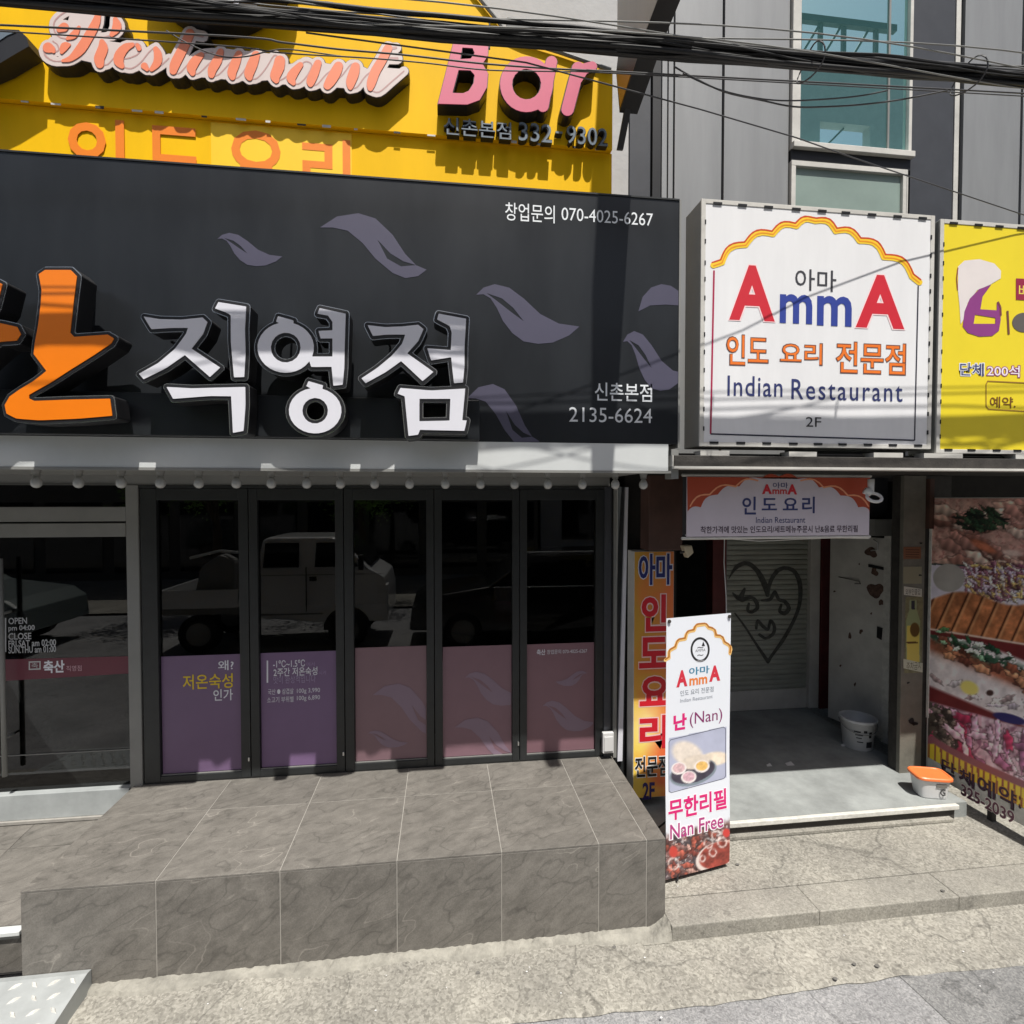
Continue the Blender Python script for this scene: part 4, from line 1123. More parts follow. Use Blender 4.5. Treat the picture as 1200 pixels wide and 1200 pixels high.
# ================================================================ METAL CLAD BUILDING
mc = thing('metal_clad_building', 'grey metal clad building with teal windows above the white and yellow box signs', 'building', (4, 0, 3))
box('wall', M['black'], mc, 1.48, 12, .04, .6, 3.02, 14)
def pan(name, px0, px1, m, y=0.0, py=130, z0=3.1, z1=13.5, th=.036):
    return box(name, m, mc, wx(px0, y, py), wx(px1, y, py), y, y + th, z0, z1, bevel=.003)
pan('dark_panel', 738, 762.5, M['darkclad'], -.06, 130, th=.1)
pan('dark_panel', 765, 775, M['black'], 0)
pan('panel', 776, 782, M['panelgrey']); pan('panel', 783.5, 789, M['panelgrey'])
pan('panel', 791, 846, M['panelgrey']); pan('panel', 849, 924.5, M['panelgrey'])
pan('dark_panel', 1068, 1117.5, M['darkclad'])
pan('panel', 1119, 1124.5, M['rustywhite']); pan('panel', 1129.5, 1196, M['panelgrey']); pan('panel', 1199, 1262, M['panelgrey']); pan('panel', 1265, 1330, M['panelgrey'])
xw0, xw1 = wx(930, 0, 120), wx(1066, 0, 120)
zsill = wz(1000, 180, 0)
w1 = MB(); w1.box(xw0 - .03, xw0 + .045, -.03, .03, zsill + .03, 9).box(xw1 - .03, xw1, -.03, .03, zsill + .03, 9)
w1.box(xw0 - .03, xw1 + .01, -.06, .03, zsill - .02, zsill + .03)
w1 = w1.build('window', M['rustywhite'], mc, bevel=.004)
box('pane', M['glassteal'], w1, xw0 + .045, wx(1040, 0, 120), 0, .006, zsill + .03, 9)
box('pane', M['glassteal'], w1, wx(1041, 0, 120), xw1 - .03, .004, .010, zsill + .03, 9)
box('mullion', M['greymetal'], w1, wx(1039.4, 0, 120), wx(1041.5, 0, 120), -.012, .012, zsill + .03, 9)
zl = wz(1000, 196, 0)
w2 = MB(); w2.box(xw0 - .03, xw1 - .03, -.03, .03, zl - .045, zl); w2.box(xw0 - .03, xw0 + .01, -.03, .03, 3.2, zl - .045)
xq = wx(1055, 0, 220); w2.box(xq, xq + .035, -.03, .03, 3.2, zl - .045).box(xq + .06, xw1 - .03, -.02, .03, 3.2, zl - .045)
w2 = w2.build('window', M['rustywhite'], mc, bevel=.004)
M['frosted'] = mat('frosted_green_glass', (.26, .33, .30), .25, var=.12, vs_=1.5, coat=.5)
box('pane', M['frosted'], w2, xw0 + .01, xq, 0, .006, 3.2, zl - .045)
box('sill_shade', M['black'], mc, xw0 - .03, xw1, -.02, .03, zl, zsill - .022)

# ================================================================ WHITE BOX SIGN
def boxsign(name, label, x0, x1, z0, z1, facem):
    s_ = thing(name, label, 'sign', ((x0 + x1) / 2, -1, z0))
    box('sign_case', M['greymetal'], s_, x0, x1, -.985, -.765, z0, z1, bevel=.006)
    fr = MB(); w = .028
    fr.box(x0 - .002, x0 + w, -1.0, -.985, z0, z1).box(x1 - w, x1 + .002, -1.0, -.985, z0, z1).box(x0 + w, x1 - w, -1.0, -.985, z1 - w, z1).box(x0 + w, x1 - w, -1.0, -.985, z0, z0 + w)
    fr.build('sign_frame', M['rustywhite'], s_, bevel=.002)
    box('sign_face', facem, s_, x0 + w, x1 - w, -.996, -.986, z0 + w, z1 - w)
    n = max(3, int((x1 - x0) / .17))
    c0 = None
    for k in range(n):
        for z in (z1 - w + .004, z0 + w - .004):
            a = x0 + .1 + (x1 - x0 - .2) * k / (n - 1) + rs.uniform(-.012, .012)
            if c0 is None:
                c0 = from_world('clip', *([lambda: (MB().box(a - .03, a + .03, -1.004, -.994, z - .007, z + .007).v, MB().box(0, 1, 0, 1, 0, 1).f)][0]()), M['black'], s_)
                base = (a, z)
            else:
                c = c0.copy(); COL.objects.link(c); c.parent = s_; c.location = c0.location + Vector((a - base[0], 0, z - base[1])); c.scale = (rs.uniform(.8, 1.1), 1, 1) if False else (1, 1, 1)
    lat = MB()
    k = 0
    z = z0 + .1
    while z < z1 - .08:
        for x in (x0 + w * .9, x1 - w * .9): lat.box(x - .004, x + .004, -1.003, -.995, z, z + .028)
        z += rs.uniform(.10, .14)
    lat.build('side_stitches', M['black'], s_)
    return s_


am = boxsign('white_box_sign', 'white Indian restaurant box sign with a scalloped golden arch and red and blue letters', 1.655, 3.33, 3.062, 4.648, M['whitesheet'])
yl = boxsign('yellow_box_sign', 'lemon yellow box sign cut by the right edge of the photo', 3.375, 5.9, 3.035, 4.63, M['lemon'])
PA = FP(-.997)


def scallop(cusps, bulge=.28, n=9, up=True):
    """arc between successive cusps, bulging outward (up on screen)"""
    out = []
    for (ax, ay), (bx, by) in zip(cusps[:-1], cusps[1:]):
        dx, dy = bx - ax, by - ay; L = math.hypot(dx, dy); nx, ny = dy / L, -dx / L
        if ny > 0: nx, ny = -nx, -ny
        for k in range(n):
            t = k / n; s_ = math.sin(math.pi * t) * bulge * L
            out.append((ax + dx * t + nx * s_, ay + dy * t + ny * s_))
    out.append(cusps[-1]); return out


def z6(L): return [(800 + x / 3, 220 + y / 3) for x, y in L]
cus = z6([(108, 272), (138, 262), (222, 200), (318, 162), (400, 134), (466, 116), (538, 152), (622, 186), (708, 244), (806, 312), (832, 332)])
ap = scallop(cus[1:-1], .22)
ap = [cus[0]] + ap + [cus[-1]]
X, Y = sdf_grid(825, 1085, 245, 345, .6)
D1 = sd_stroke(X, Y, [(x, y, 3.7) for x, y in ap]); D2 = sd_stroke(X, Y, [(x + (-1.4 if x < 955 else 1.4), y - 2.9, .95) for x, y in ap])
D3 = sd_stroke(X, Y, [(x, y + .8, .5) for x, y in ap])
sdf_obj('arch_print', PA, X, Y, D1, 0, flat((246, 205, 50)), am, h=.001)
sdf_obj('arch_print', PA, X, Y, D2, 0, flat((200, 72, 30)), am, h=.0014)
sdf_obj('arch_print', PA, X, Y, D3, .2, flat((238, 150, 30)), am, h=.0018)
def line(P, pts, r, m, parent, h=.001, name='line_print'):
    return sdf_line(P, pts, r, m, parent, h, name)
def sdf_line(P, pts, r, m, parent, h, name):
    v = []; f = []
    Q = [P.ab(*p) for p in pts]
    rr = r * .0053
    for (a, b), (c, d) in zip(Q[:-1], Q[1:]):
        L = math.hypot(c - a, d - b); nx, ny = -(d - b) / L * rr, (c - a) / L * rr
        k = len(v); v += [P.pt(a + nx, b + ny, h), P.pt(a - nx, b - ny, h), P.pt(c - nx, d - ny, h), P.pt(c + nx, d + ny, h)]
        f.append((k, k + 1, k + 2, k + 3))
    return from_world(name, v, f, m, parent)
line(PA, [(836.7, 317), (832.7, 508.5)], 1.1, flat((170, 30, 75)), am)
line(PA, [(832.7, 508.5), (1071.7, 516)], .9, flat((40, 40, 60)), am)
line(PA, [(1071.7, 516), (1076, 335)], .9, flat((50, 50, 65)), am)
red = flat((205, 40, 55)); blue = flat((48, 66, 150)); navy = flat((50, 58, 110))
halo = flat((246, 214, 216))
for a, b_ in (((855, 309.5), (907.8, 377)), ((1003.4, 320.7), (1059.6, 386))):
    text('lettering', 'A', PA, (a[0] - 1.2, a[1] - 1.2), (b_[0] + 1.2, b_[1] + 1.2), halo, am, h=.001, bold=.055)
    text('lettering', 'A', PA, a, b_, red, am, h=.0014, bold=.034)
text('lettering', 'm', PA, (914, 344), (951.6, 380), blue, am, bold=.022); text('lettering', 'm', PA, (957.7, 346), (997.8, 383), blue, am, bold=.022)
text('lettering', '아마', PA, (932, 314.6), (979.8, 342.3), flat((60, 60, 66)), am, bold=.004)
for s_, a, b_ in (('인도', (851.5, 391.8), (900, 429)), ('요리', (914.5, 401), (963.3, 428)), ('전문점', (980, 400), (1060.8, 439.5))):
    text('lettering', s_, PA, (a[0] - .7, a[1] - .7), (b_[0] + .7, b_[1] + .7), flat((110, 70, 60)), am, h=.001, bold=.028)
    text('lettering', s_, PA, (a[0] + .6, a[1] + .6), (b_[0] - .6, b_[1] - .6), flat((236, 120, 40)), am, h=.0014, bold=.006)
text('lettering', 'Indian', PA, (852.6, 440), (916.8, 465.4), navy, am, bold=.004, space=1.1)
text('lettering', 'Restaurant', PA, (927.6, 444), (1057.4, 471), navy, am, bold=.004, space=1.18)
text('lettering', '2F', PA, (944.4, 488.6), (962.2, 500.3), flat((45, 45, 50)), am)
# yellow box sign prints
def z5(L): return [(1080 + x / 4, 240 + y / 4) for x, y in L]
poly('emblem_print', PA, z5([(170, 290), (200, 262), (270, 255), (340, 275), (372, 310), (370, 345), (320, 375), (260, 400), (215, 460), (195, 540), (182, 560), (178, 480), (170, 400)]), flat((226, 218, 216)), yl, h=.001)
poly('emblem_print', PA, [z5([(325, 375), (270, 395), (225, 440), (200, 500), (192, 570), (215, 600), (270, 618), (330, 615), (362, 590), (370, 540), (368, 490), (352, 455), (352, 495), (275, 490), (285, 430)]),
                          z5([(250, 515), (345, 530), (345, 558), (243, 558)])], flat((140, 62, 130)), yl, h=.0014)
line(PA, z5([(170, 295), (163, 345), (168, 400)]), .7, flat((150, 70, 60)), yl, h=.0015)
line(PA, z5([(356, 455), (368, 480), (370, 520)]), 1.6, flat((120, 60, 70)), yl, h=.0018)
line(PA, z5([(402, 497), (408, 608)]), 1.6, flat((120, 75, 60)), yl, h=.0015)
poly('emblem_print', PA, circ(1080 + 480 / 4, 240 + 552 / 4, 14, 30, 11.5), flat((98, 92, 88)), yl, h=.0012)
poly('emblem_print', PA, z5([(442, 345), (600, 352), (600, 455), (442, 445)]), flat((150, 40, 70)), yl, h=.0012)
text('lettering', '배', PA, (1194, 333), (1206, 349), flat((238, 220, 90)), yl, h=.0016)
for s_, a, b_, o1, i1 in (('단체', (1125, 425), (1152.5, 441), (230, 232, 240), (62, 70, 120)), ('200석', (1157, 427.5), (1194.5, 442), (150, 60, 120), (235, 228, 235))):
    text('lettering', s_, PA, (a[0] - 1, a[1] - 1), (b_[0] + 1, b_[1] + 1), flat(o1), yl, h=.001, bold=.06)
    text('lettering', s_, PA, a, b_, flat(i1), yl, h=.0014, bold=.01)
rb = z5([(300, 840), (308, 824), (560, 836), (560, 975), (312, 960), (300, 945)]); rb2 = z5([(304, 842), (311, 829), (556, 841), (556, 970), (314, 956), (304, 943)])
poly('box_outline', PA, [rb, rb2], flat((150, 110, 50)), yl, h=.0012)
text('lettering', '예약.', PA, (1160, 464.5), (1190, 478.5), flat((120, 80, 30)), yl, h=.0014, bold=.012)

# ================================================================ CANOPY OVER THE ALCOVE
cn = thing('steel_canopy', 'dark rusty steel canopy beam under the white and yellow box signs', 'canopy', (3.5, -1, 2.95))
box('front_beam', M['beam'], cn, 1.47, 9, -1.02, -.94, 2.93, 3.0, bevel=.004)
box('beam_flange', M['rustywhite'], cn, 1.465, 9, -1.04, -.9, 2.914, 2.9295)
box('ceiling', M['beam'], cn, 1.47, 9, -.92, 6, 2.935, 3.02)
r_ = random.Random(5)
x = 1.66
while x < 6.4:
    w = r_.choice((.22, .3, .2, .36)); box('packing_block', M['rustywhite'], cn, x, x + w, -1.0, -.9, 3.002, 3.034); x += w + r_.choice((.12, .16, .42))
box('end_bracket', M['rustywhite'], cn, 1.462, 1.4685, -1.02, -.94, 2.93, 3.0)

# ================================================================ ALCOVE
aw = thing('alcove_wall', 'dark alcove walls round the roller shutter entrance', 'wall', (3, 1.6, AZ))
BYW = 1.6
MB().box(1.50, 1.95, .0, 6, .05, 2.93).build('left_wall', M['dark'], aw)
xo0, xo1 = wx(797, BYW), wx(836, BYW)
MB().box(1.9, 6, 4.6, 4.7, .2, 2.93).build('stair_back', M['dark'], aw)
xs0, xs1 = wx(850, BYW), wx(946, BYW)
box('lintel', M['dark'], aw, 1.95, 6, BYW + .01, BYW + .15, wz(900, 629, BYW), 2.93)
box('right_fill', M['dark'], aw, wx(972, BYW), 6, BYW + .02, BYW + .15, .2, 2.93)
box('red_post', M['redframe'], aw, wx(832, BYW), wx(848, BYW), BYW - .06, BYW + .1, AZ, 2.93, bevel=.004)
box('red_post', M['redframe'], aw, wx(958.5, BYW), wx(971, BYW), BYW - .06, BYW + .1, AZ, 2.93, bevel=.004)
# shutter
sh = thing('roller_shutter', 'closed grey roller shutter sprayed with a black heart', 'shutter', ((xs0 + xs1) / 2, BYW, AZ))
zt0, zb0 = 2.93, wz(900, 808, BYW)
sl_ = MB(); z = zb0; pts = []
while z < 2.4:
    pts += [(BYW + .012, z), (BYW, z + .010), (BYW - .004, z + .03), (BYW, z + .05), (BYW + .012, z + .058)]; z += .0595
v = []; f = []
for x in (xs0, xs1):
    for y, zz in pts: v.append((x, y, zz))
n = len(pts)
f = [(i, n + i, n + i + 1, i + 1) for i in range(n - 1)]
slats = from_world('slats', v, f, M['shutter'], sh); slats['kind'] = 'stuff'
box('bottom_bar', M['rustywhite'], sh, xs0, xs1, BYW - .012, BYW + .02, AZ + .004, zb0, bevel=.004)
box('guide_rail', M['rustywhite'], sh, xs1 + .003, wx(957.5, BYW), BYW - .05, BYW + .05, AZ + .01, 2.6, bevel=.004)
box('guide_rail', M['greymetal'], sh, wx(848.5, BYW), xs0 - .003, BYW - .04, BYW + .05, AZ + .01, 2.6)
PSh = FP(BYW - .006)
def z2(L): return [(800 + x / 4, 620 + y / 4) for x, y in L]
X, Y = sdf_grid(845, 948, 650, 785, .6)
st_ = [[(215, 235, 1), (250, 180, 9), (300, 160, 10), (345, 190, 11), (380, 250, 14), (398, 310, 9)], [(398, 310, 8), (410, 250, 9), (440, 200, 10), (480, 182, 9), (525, 200, 10), (550, 260, 11), (548, 350, 9), (520, 430, 8), (470, 520, 9), (420, 590, 7), (400, 620, 8)],
       [(245, 395, 4), (290, 455, 5), (345, 540, 6), (400, 622, 9)], [(235, 300, 4), (262, 325, 9), (290, 280, 6), (275, 330, 12), (320, 320, 8), (345, 340, 10), (350, 370, 9), (325, 390, 7), (305, 380, 8), (310, 350, 6)],
       [(370, 335, 5), (410, 330, 8), (432, 295, 8), (450, 330, 8), (480, 340, 9), (498, 370, 10), (480, 395, 10), (455, 385, 8), (462, 355, 6)],
       [(345, 465, 7), (352, 430, 7), (375, 455, 8), (400, 470, 7), (412, 430, 7), (430, 455, 8), (425, 490, 8), (390, 512, 7), (360, 495, 7)]]
D = np.full(X.shape, 1e9)
def smooth3(c, k=5):
    c = [Vector(q) for q in c]; o_ = []
    for i in range(len(c) - 1):
        a, b, d, e = c[max(i - 1, 0)], c[i], c[i + 1], c[min(i + 2, len(c) - 1)]
        for t in [q / k for q in range(k)]: o_.append(.5 * ((2 * b) + (-a + d) * t + (2 * a - 5 * b + 4 * d - e) * t * t + (-a + 3 * b - 3 * d + e) * t ** 3))
    return [tuple(q) for q in o_ + [c[-1]]]
for s_ in st_: D = np.minimum(D, sd_stroke(X, Y, smooth3([(800 + x / 4, 620 + y / 4, r / 4.0) for x, y, r in s_])))
sdf_obj('heart_graffiti', PSh, X, Y, D, 0, M['spray'], sh, h=0.0)
# white steel door leaf on the right side of the alcove
q0 = Vector((4.338, 1.267 + .3, 0)) ; q1 = Vector((4.507, .576, 0))
q0 = q1 + (Vector((4.338, 1.267, 0)) - q1) * 1.0
PD = Plane((q0.x, q0.y, 0), (q1 - q0))
wdt = (q1 - q0).length
dr = thing('steel_door', 'scuffed white steel door with rust patches standing open at the right of the alcove', 'door', (q1.x, q1.y, AZ))
ztp = PD.ab(1010, 629)[1]
af = PD.ab(1036, 700)[0]
pbox('door_leaf', M['rustywhite'], dr, PD, 0, af, AZ + .02, ztp, -.04, 0, bevel=.004)
pbox('door_frame', M['nosing'], dr, PD, af + .004, PD.ab(1044.5, 700)[0], AZ, ztp + .03, -.06, .02, bevel=.004)
rust = mat('rust_patch', (.11, .065, .05), .9, var=.5, vs_=30)
def blob(cx, cy_, r, seed, sq=1.0):
    rr = random.Random(seed); ph = [rr.uniform(0, 6.3) for _ in range(3)]
    return [(cx + r * (1 + .2 * math.sin(2 * t + ph[0]) + .15 * math.sin(3 * t + ph[1]) + .1 * math.sin(5 * t + ph[2])) * math.cos(t), cy_ + sq * r * (1 + .2 * math.sin(2 * t + ph[0]) + .15 * math.sin(3 * t + ph[1])) * math.sin(t)) for t in [2 * math.pi * k / 22 for k in range(22)]]
for a in ((1021, 647, 6, 1, 1.1), (1025, 670, 4, 2, 1.2), (1026, 692, 8, 3, 1.25), (1033, 706, 3, 4, 1.3), (1021, 719, 1.2, 5, 1), (1007, 661, 1, 6, 1), (978, 693, 1.2, 7, 1), (996, 745, 1.5, 8, 3), (1009, 740, 2, 9, 1.4), (985, 780, 1.3, 10, 1), (1002, 802, 1.2, 11, 2)):
    poly('rust_patch', PD, blob(*a), rust, dr, h=.0015)
poly('latch_plate', PD, [(1018, 661), (1038, 665), (1038, 668.5), (1018, 664.5)], M['black'], dr, h=.002, depth=.006)
poly('lock_plate', PD, [(1028.5, 734), (1034.5, 736), (1033.5, 750), (1028, 747)], M['black'], dr, h=.002, depth=.008)
lt_ = MB(); lt_.tube([PD.pt(*PD.ab(983, 676), .004), PD.pt(*PD.ab(1008, 681), .02), PD.pt(*PD.ab(1010, 684), .02), PD.pt(*PD.ab(1002, 684), .005)], .004, 6)
lt_.build('door_bolt', M['beam'], dr)
hk = MB(); hk.tube([PD.pt(*PD.ab(1026, 632), .03), PD.pt(*PD.ab(1031, 636), .03), PD.pt(*PD.ab(1031, 644), .03), PD.pt(*PD.ab(1022, 645), .02)], .006, 8)
hk.build('door_hook', M['plasticw'], dr, smooth=True)
# door header between the banner and the pillar
hh = box('door_header', M['greymetal'], None, PD.pt(0, 0).x - .1, 4.46, .52, .64, ztp + .035, ztp + .2); tag(hh, 'grey metal header above the scuffed white steel door', 'lintel')
h2 = box('upper_boarding', M['darkclad'], None, 2.0, 4.5, .66, .72, ztp + .05, 2.93); tag(h2, 'dark boarding above the alcove doors behind the hanging banner', 'boarding')

# stone pillar with stickers
pi = thing('stone_pillar', 'narrow stone pillar carrying a bottle poster between the alcove and the food panel', 'pillar', (4.25, .1, AZ))
xp0_, xp1_ = wx(1057.5, .05), wx(1083, .05)
box('pillar_face', M['pillar'], pi, xp0_, xp1_, .05, .09, .1, 2.93, bevel=.003)
box('pillar_body', M['beam'], pi, xp0_ + .01, xp1_ + .3, .091, .19, .1, 2.93)
PPi = FP(.048)
def bottlep(PX, PY_):
    im = np.ones((len(PX), 3)) * np.array([120, 116, 88.])
    n = noise2(PX, PY_, .35, 3)[:, None]; im = im * (.85 + .3 * n)
    im = blend(im, (np.abs(PX - 1070) < 4.2 + 0 * PX) * (PY_ < 722) * (PY_ > 704) * 1., (150, 160, 140))
    w = np.where(PY_ > 728, 8.3, 3.5 + np.clip((PY_ - 712) / 16, 0, 1) * 4.8)
    im = blend(im, ((np.abs(PX - 1070) < w) & (PY_ > 703) & (PY_ < 781)) * 1., (140, 150, 110))
    im = blend(im, ((np.abs(PX - 1070) < w - 1) & (PY_ > 733) & (PY_ < 776)) * 1., (205, 185, 90))
    im = blend(im, ell(PX, PY_, 1072, 738, 6, 9), (96, 70, 30))
    im = blend(im, ((np.abs(PX - 1070) < 2.2) & (PY_ > 704) & (PY_ < 714)) * 1., (40, 44, 60))
    im = blend(im, ((np.abs(PX - 1069) < 7) & (PY_ > 752) & (PY_ < 754)) * 1., (90, 60, 30))
    return im
aa0, bb0 = PPi.ab(1059.5, 789); aa1, bb1 = PPi.ab(1081.5, 699)
raster('bottle_poster', PPi, aa0, aa1, bb0, bb1, 40, 110, bottlep, pi)
for pts, c in (([(1059, 687), (1080, 690), (1080, 699.5), (1059, 697)], (196, 192, 180)), ([(1058.5, 772), (1081, 777), (1081, 788), (1058.5, 783)], (190, 190, 172))):
    poly('paper_label', PPi, pts, flat(c), pi, h=.002)
text('lettering', '외부인출입', PPi, (1061, 690), (1078, 697), flat((70, 66, 60)), pi, h=.003)
text('lettering', '주차금지', PPi, (1062, 776), (1079, 784.5), flat((90, 86, 60)), pi, h=.003)
poly('paper_label', PPi, [(1058.5, 641), (1079, 641), (1079, 655), (1058.5, 655)], flat((128, 84, 60)), pi, h=.002)
poly('paper_label', PPi, [(1058.5, 664), (1080, 664), (1080, 684), (1058.5, 684)], flat((140, 134, 112)), pi, h=.001)
for a in ((1079, 636.5, 1.5, 3), (1078, 674, 1.6, 4), (1068, 845, 4, 6), (1072, 848, 3, 7), (1064, 800, 1.6, 9)):
    poly('stain', PPi, blob(*a, .8), M['black'], pi, h=.0025)
for i in range(4): line(PPi, [(1061, 644 + i * 2.8), (1077, 644.4 + i * 2.8)], .5, flat((60, 40, 34)), pi, h=.003)

# food picture panel on the side face
XB = 4.40
PB = Plane((XB, 0, 0), (0, -1, 0))
ba0, bz1 = PB.ab(1092, 583); bz0 = .215
ba1 = ba0 + 1.36
fp = thing('food_picture_panel', 'large photo panel of Japanese pork dishes with a yellow reservation strip at the right edge', 'sign', (XB, -ba1 / 2, bz0))
pbox('panel_box', M['rustywhite'], fp, PB, ba0 - .012, ba1, bz0, bz1, -.07, -.001, bevel=.004)
pbox('panel_trim', M['nosing'], fp, PB, ba0 - .014, ba0 + .012, bz0 + .5, bz1 + .002, -.001, .008, bevel=.002)


def daubs(im, x, y, reg, n, pal, rx, ry, rot, seed, jit=.5, edge=.55):
    # many overlapping shaded dabs inside region reg(cx, cy), like slices or leaves heaped on a plate
    rr = random.Random(seed); x0, x1, y0, y1 = reg[:4]; ok = reg[4]
    for _ in range(n):
        cx, cy_ = rr.uniform(x0, x1), rr.uniform(y0, y1)
        if not ok(cx, cy_): continue
        a, b_ = rx * rr.uniform(.6, 1.3), ry * rr.uniform(.6, 1.3); th = rot + rr.uniform(-jit, jit)
        near = (np.abs(x - cx) < a + 3) & (np.abs(y - cy_) < a + 3)
        if not near.any(): continue
        xs_, ys_ = x[near], y[near]; c, s_ = math.cos(th), math.sin(th)
        u = ((xs_ - cx) * c + (ys_ - cy_) * s_) / a; v = (-(xs_ - cx) * s_ + (ys_ - cy_) * c) / b_
        r_ = np.hypot(u, v) * (1 + .18 * np.sin(5 * np.arctan2(v, u) + cx)); sub = im[near]
        sub = blend(sub, np.clip((1.18 - r_) / .12, 0, 1) * edge, (40, 26, 26))
        col = np.array(rr.choice(pal), float) * rr.uniform(.85, 1.12)
        sub = blend(sub, np.clip((1 - r_) / .15, 0, 1), col, 1.02 - .28 * v + .12 * np.sin(u * 9 + cx))
        im[near] = sub
    return im


def foodp(x, y):
    n1 = noise2(x, y, .12, 11, 4); n2 = noise2(x, y, .3, 5, 3); n3 = noise2(x, y, .05, 8, 3)
    N = .72 + .56 * n1
    im = np.ones((len(x), 3)) * np.array([176, 138, 128.]) * N[:, None]
    im = blend(im, np.clip((n3 - .45) * 4, 0, .8), (205, 170, 158), N)
    im = blend(im, np.clip((n2 - .6) * 6, 0, .6), (150, 92, 90), N)
    im = daubs(im, x, y, (1096, 1215, 590, 668, lambda a, b: True), 60, [(196, 160, 146), (178, 132, 122), (210, 184, 170), (150, 108, 98), (120, 84, 76)], 13, 6, .25, 31, .5, .25)
    im = daubs(im, x, y, (1120, 1178, 596, 622, lambda a, b: ((a - 1149) / 29) ** 2 + ((b - 609) / 13) ** 2 < 1), 120, [(30, 46, 38), (44, 66, 50), (22, 30, 30), (60, 84, 62)], 6, 1.8, .6, 32, .7)
    im = blend(im, ell(x, y, 1152, 640, 20, 6, .45, .4) * .8, (190, 110, 80), N)
    im = blend(im, ell(x, y, 1186, 648, 14, 4, .1, .4) * .7, (222, 200, 190))
    # second plate
    yb = 660 + (x - 1095) * .06
    m2 = (y > yb) * 1.
    im = blend(im, m2, (214, 208, 222), .9 + .12 * n1)
    im = blend(im, m2 * ((y > yb - 2) & (y < yb + 2)), (60, 70, 70))
    im = blend(im, m2 * ell(x, y, 1158, 680, 36, 22, .35, .2) * np.clip((n2 - .38) * 5, 0, 1), (120, 62, 70), .6 + .9 * n1)
    im = blend(im, m2 * ell(x, y, 1168, 690, 28, 18, .3, .2) * np.clip((n1 - .5) * 7, 0, 1), (222, 200, 120))
    im = daubs(im, x, y, (1130, 1200, 662, 704, lambda a, b: True), 170, [(120, 70, 92), (196, 176, 196), (150, 104, 122), (220, 208, 196), (196, 168, 110), (92, 60, 66)], 6.5, 1.7, .8, 33, .9, .4)
    im = blend(im, m2 * ell(x, y, 1112, 677, 19, 17, 0, .06), (158, 154, 150), .9 + .2 * n3)
    # cutlet
    im = np.array(im)
    ct = np.clip((y - (700 - 8 * np.sin((x - 1095) * .05))) / 3, 0, 1) * np.clip((752 + (x - 1095) * .1 - y) / 3, 0, 1)
    im = blend(im, ct, (176, 112, 74), .62 + .75 * n1)
    ph = (x + (y - 720) * .45 - 1095)
    sl2 = np.exp(-((np.mod(ph, 19) - 9.5) / 1.3) ** 2) * ct
    im = blend(im, sl2, (62, 32, 24)); im = blend(im, np.exp(-((np.mod(ph, 19) - 12.5) / 1.6) ** 2) * ct * .5, (226, 178, 128))
    # dark red ground
    yr = 738 + (x - 1095) * .16
    m3 = np.clip((y - yr) / 2, 0, 1)
    im = blend(im, m3, (112, 44, 46), .8 + .3 * n3)
    im = blend(im, np.exp(-((y - yr) / 1.2) ** 2), (220, 200, 190))
    # third dish: long plate
    dy = y - (783 + (x - 1130) * .42)
    m4 = np.clip((40 - np.abs(dy)) / 4, 0, 1) * (y > yr + 6)
    im = blend(im, m4, (222, 214, 216), .82 + .3 * n1)
    im = blend(im, m4 * np.exp(-((dy + 12) / 9) ** 2) * 1.2, (150, 92, 72), .6 + .8 * n1)
    im = blend(im, m4 * np.exp(-((dy + 24) / 7) ** 2) * (n2 > .42) * 1.1, (52, 84, 66), .6 + .9 * n1)
    im = daubs(im, x, y, (1096, 1215, 745, 840, lambda a, b: -6 - 10 < b - (783 + (a - 1130) * .42) + 10 < 8), 90, [(168, 110, 84), (132, 78, 60), (190, 136, 104), (104, 60, 50)], 11, 4.5, .42, 34, .4)
    im = daubs(im, x, y, (1096, 1215, 735, 830, lambda a, b: -38 < b - (783 + (a - 1130) * .42) < -18), 130, [(44, 84, 60), (150, 190, 156), (212, 226, 208), (30, 58, 46), (88, 130, 84)], 6, 2.6, .5, 35, .9)
    im = daubs(im, x, y, (1096, 1215, 770, 880, lambda a, b: 6 < b - (783 + (a - 1130) * .42) < 34), 70, [(214, 206, 212), (190, 180, 192), (230, 224, 222), (168, 148, 150)], 9, 3.5, .3, 36, .8, .35)
    im = blend(im, ell(x, y, 1136, 806, 13, 9, .4, .3), (224, 212, 120))
    im = blend(im, ell(x, y, 1160, 812, 5, 4, 0, .3), (70, 50, 46))
    # fourth: raw pork slices
    y5 = 822 + (x - 1095) * .28
    m5 = np.clip((y - y5) / 3, 0, 1)
    im = blend(im, m5, (206, 170, 186), .62 + .7 * n1)
    im = blend(im, m5 * np.clip(np.sin(x * .22 + y * .16 + n3 * 14) * 2 - 1.2, 0, .7), (120, 70, 96))
    im = blend(im, m5 * np.clip((n3 - .5) * 8, 0, 1) * (x < 1150), (186, 62, 100), .7 + .5 * n1)
    im = blend(im, m5 * np.clip((n3 - .42) * 5, 0, .8) * (x > 1140), (232, 214, 224), .75 + .35 * n1)
    im = blend(im, m5 * np.clip((1122 - x - (850 - y) * .2) / 8, 0, 1) * (n1 < .55), (84, 78, 70), .6 + .8 * n1)
    im = daubs(im, x, y, (1096, 1125, 832, 886, lambda a, b: b > 822 + (a - 1095) * .28 + 4), 60, [(86, 80, 74), (120, 112, 104), (58, 54, 50), (150, 140, 128)], 6, 2.5, .8, 37, .8)
    im = daubs(im, x, y, (1104, 1216, 826, 935, lambda a, b: b > 822 + (a - 1095) * .28 + 6 and a > 1108 + (b - 830) * .2), 95, [(206, 168, 192), (224, 196, 212), (186, 132, 164), (214, 184, 204), (176, 60, 96), (150, 96, 130)], 13, 5, .9, 38, .8, .5)
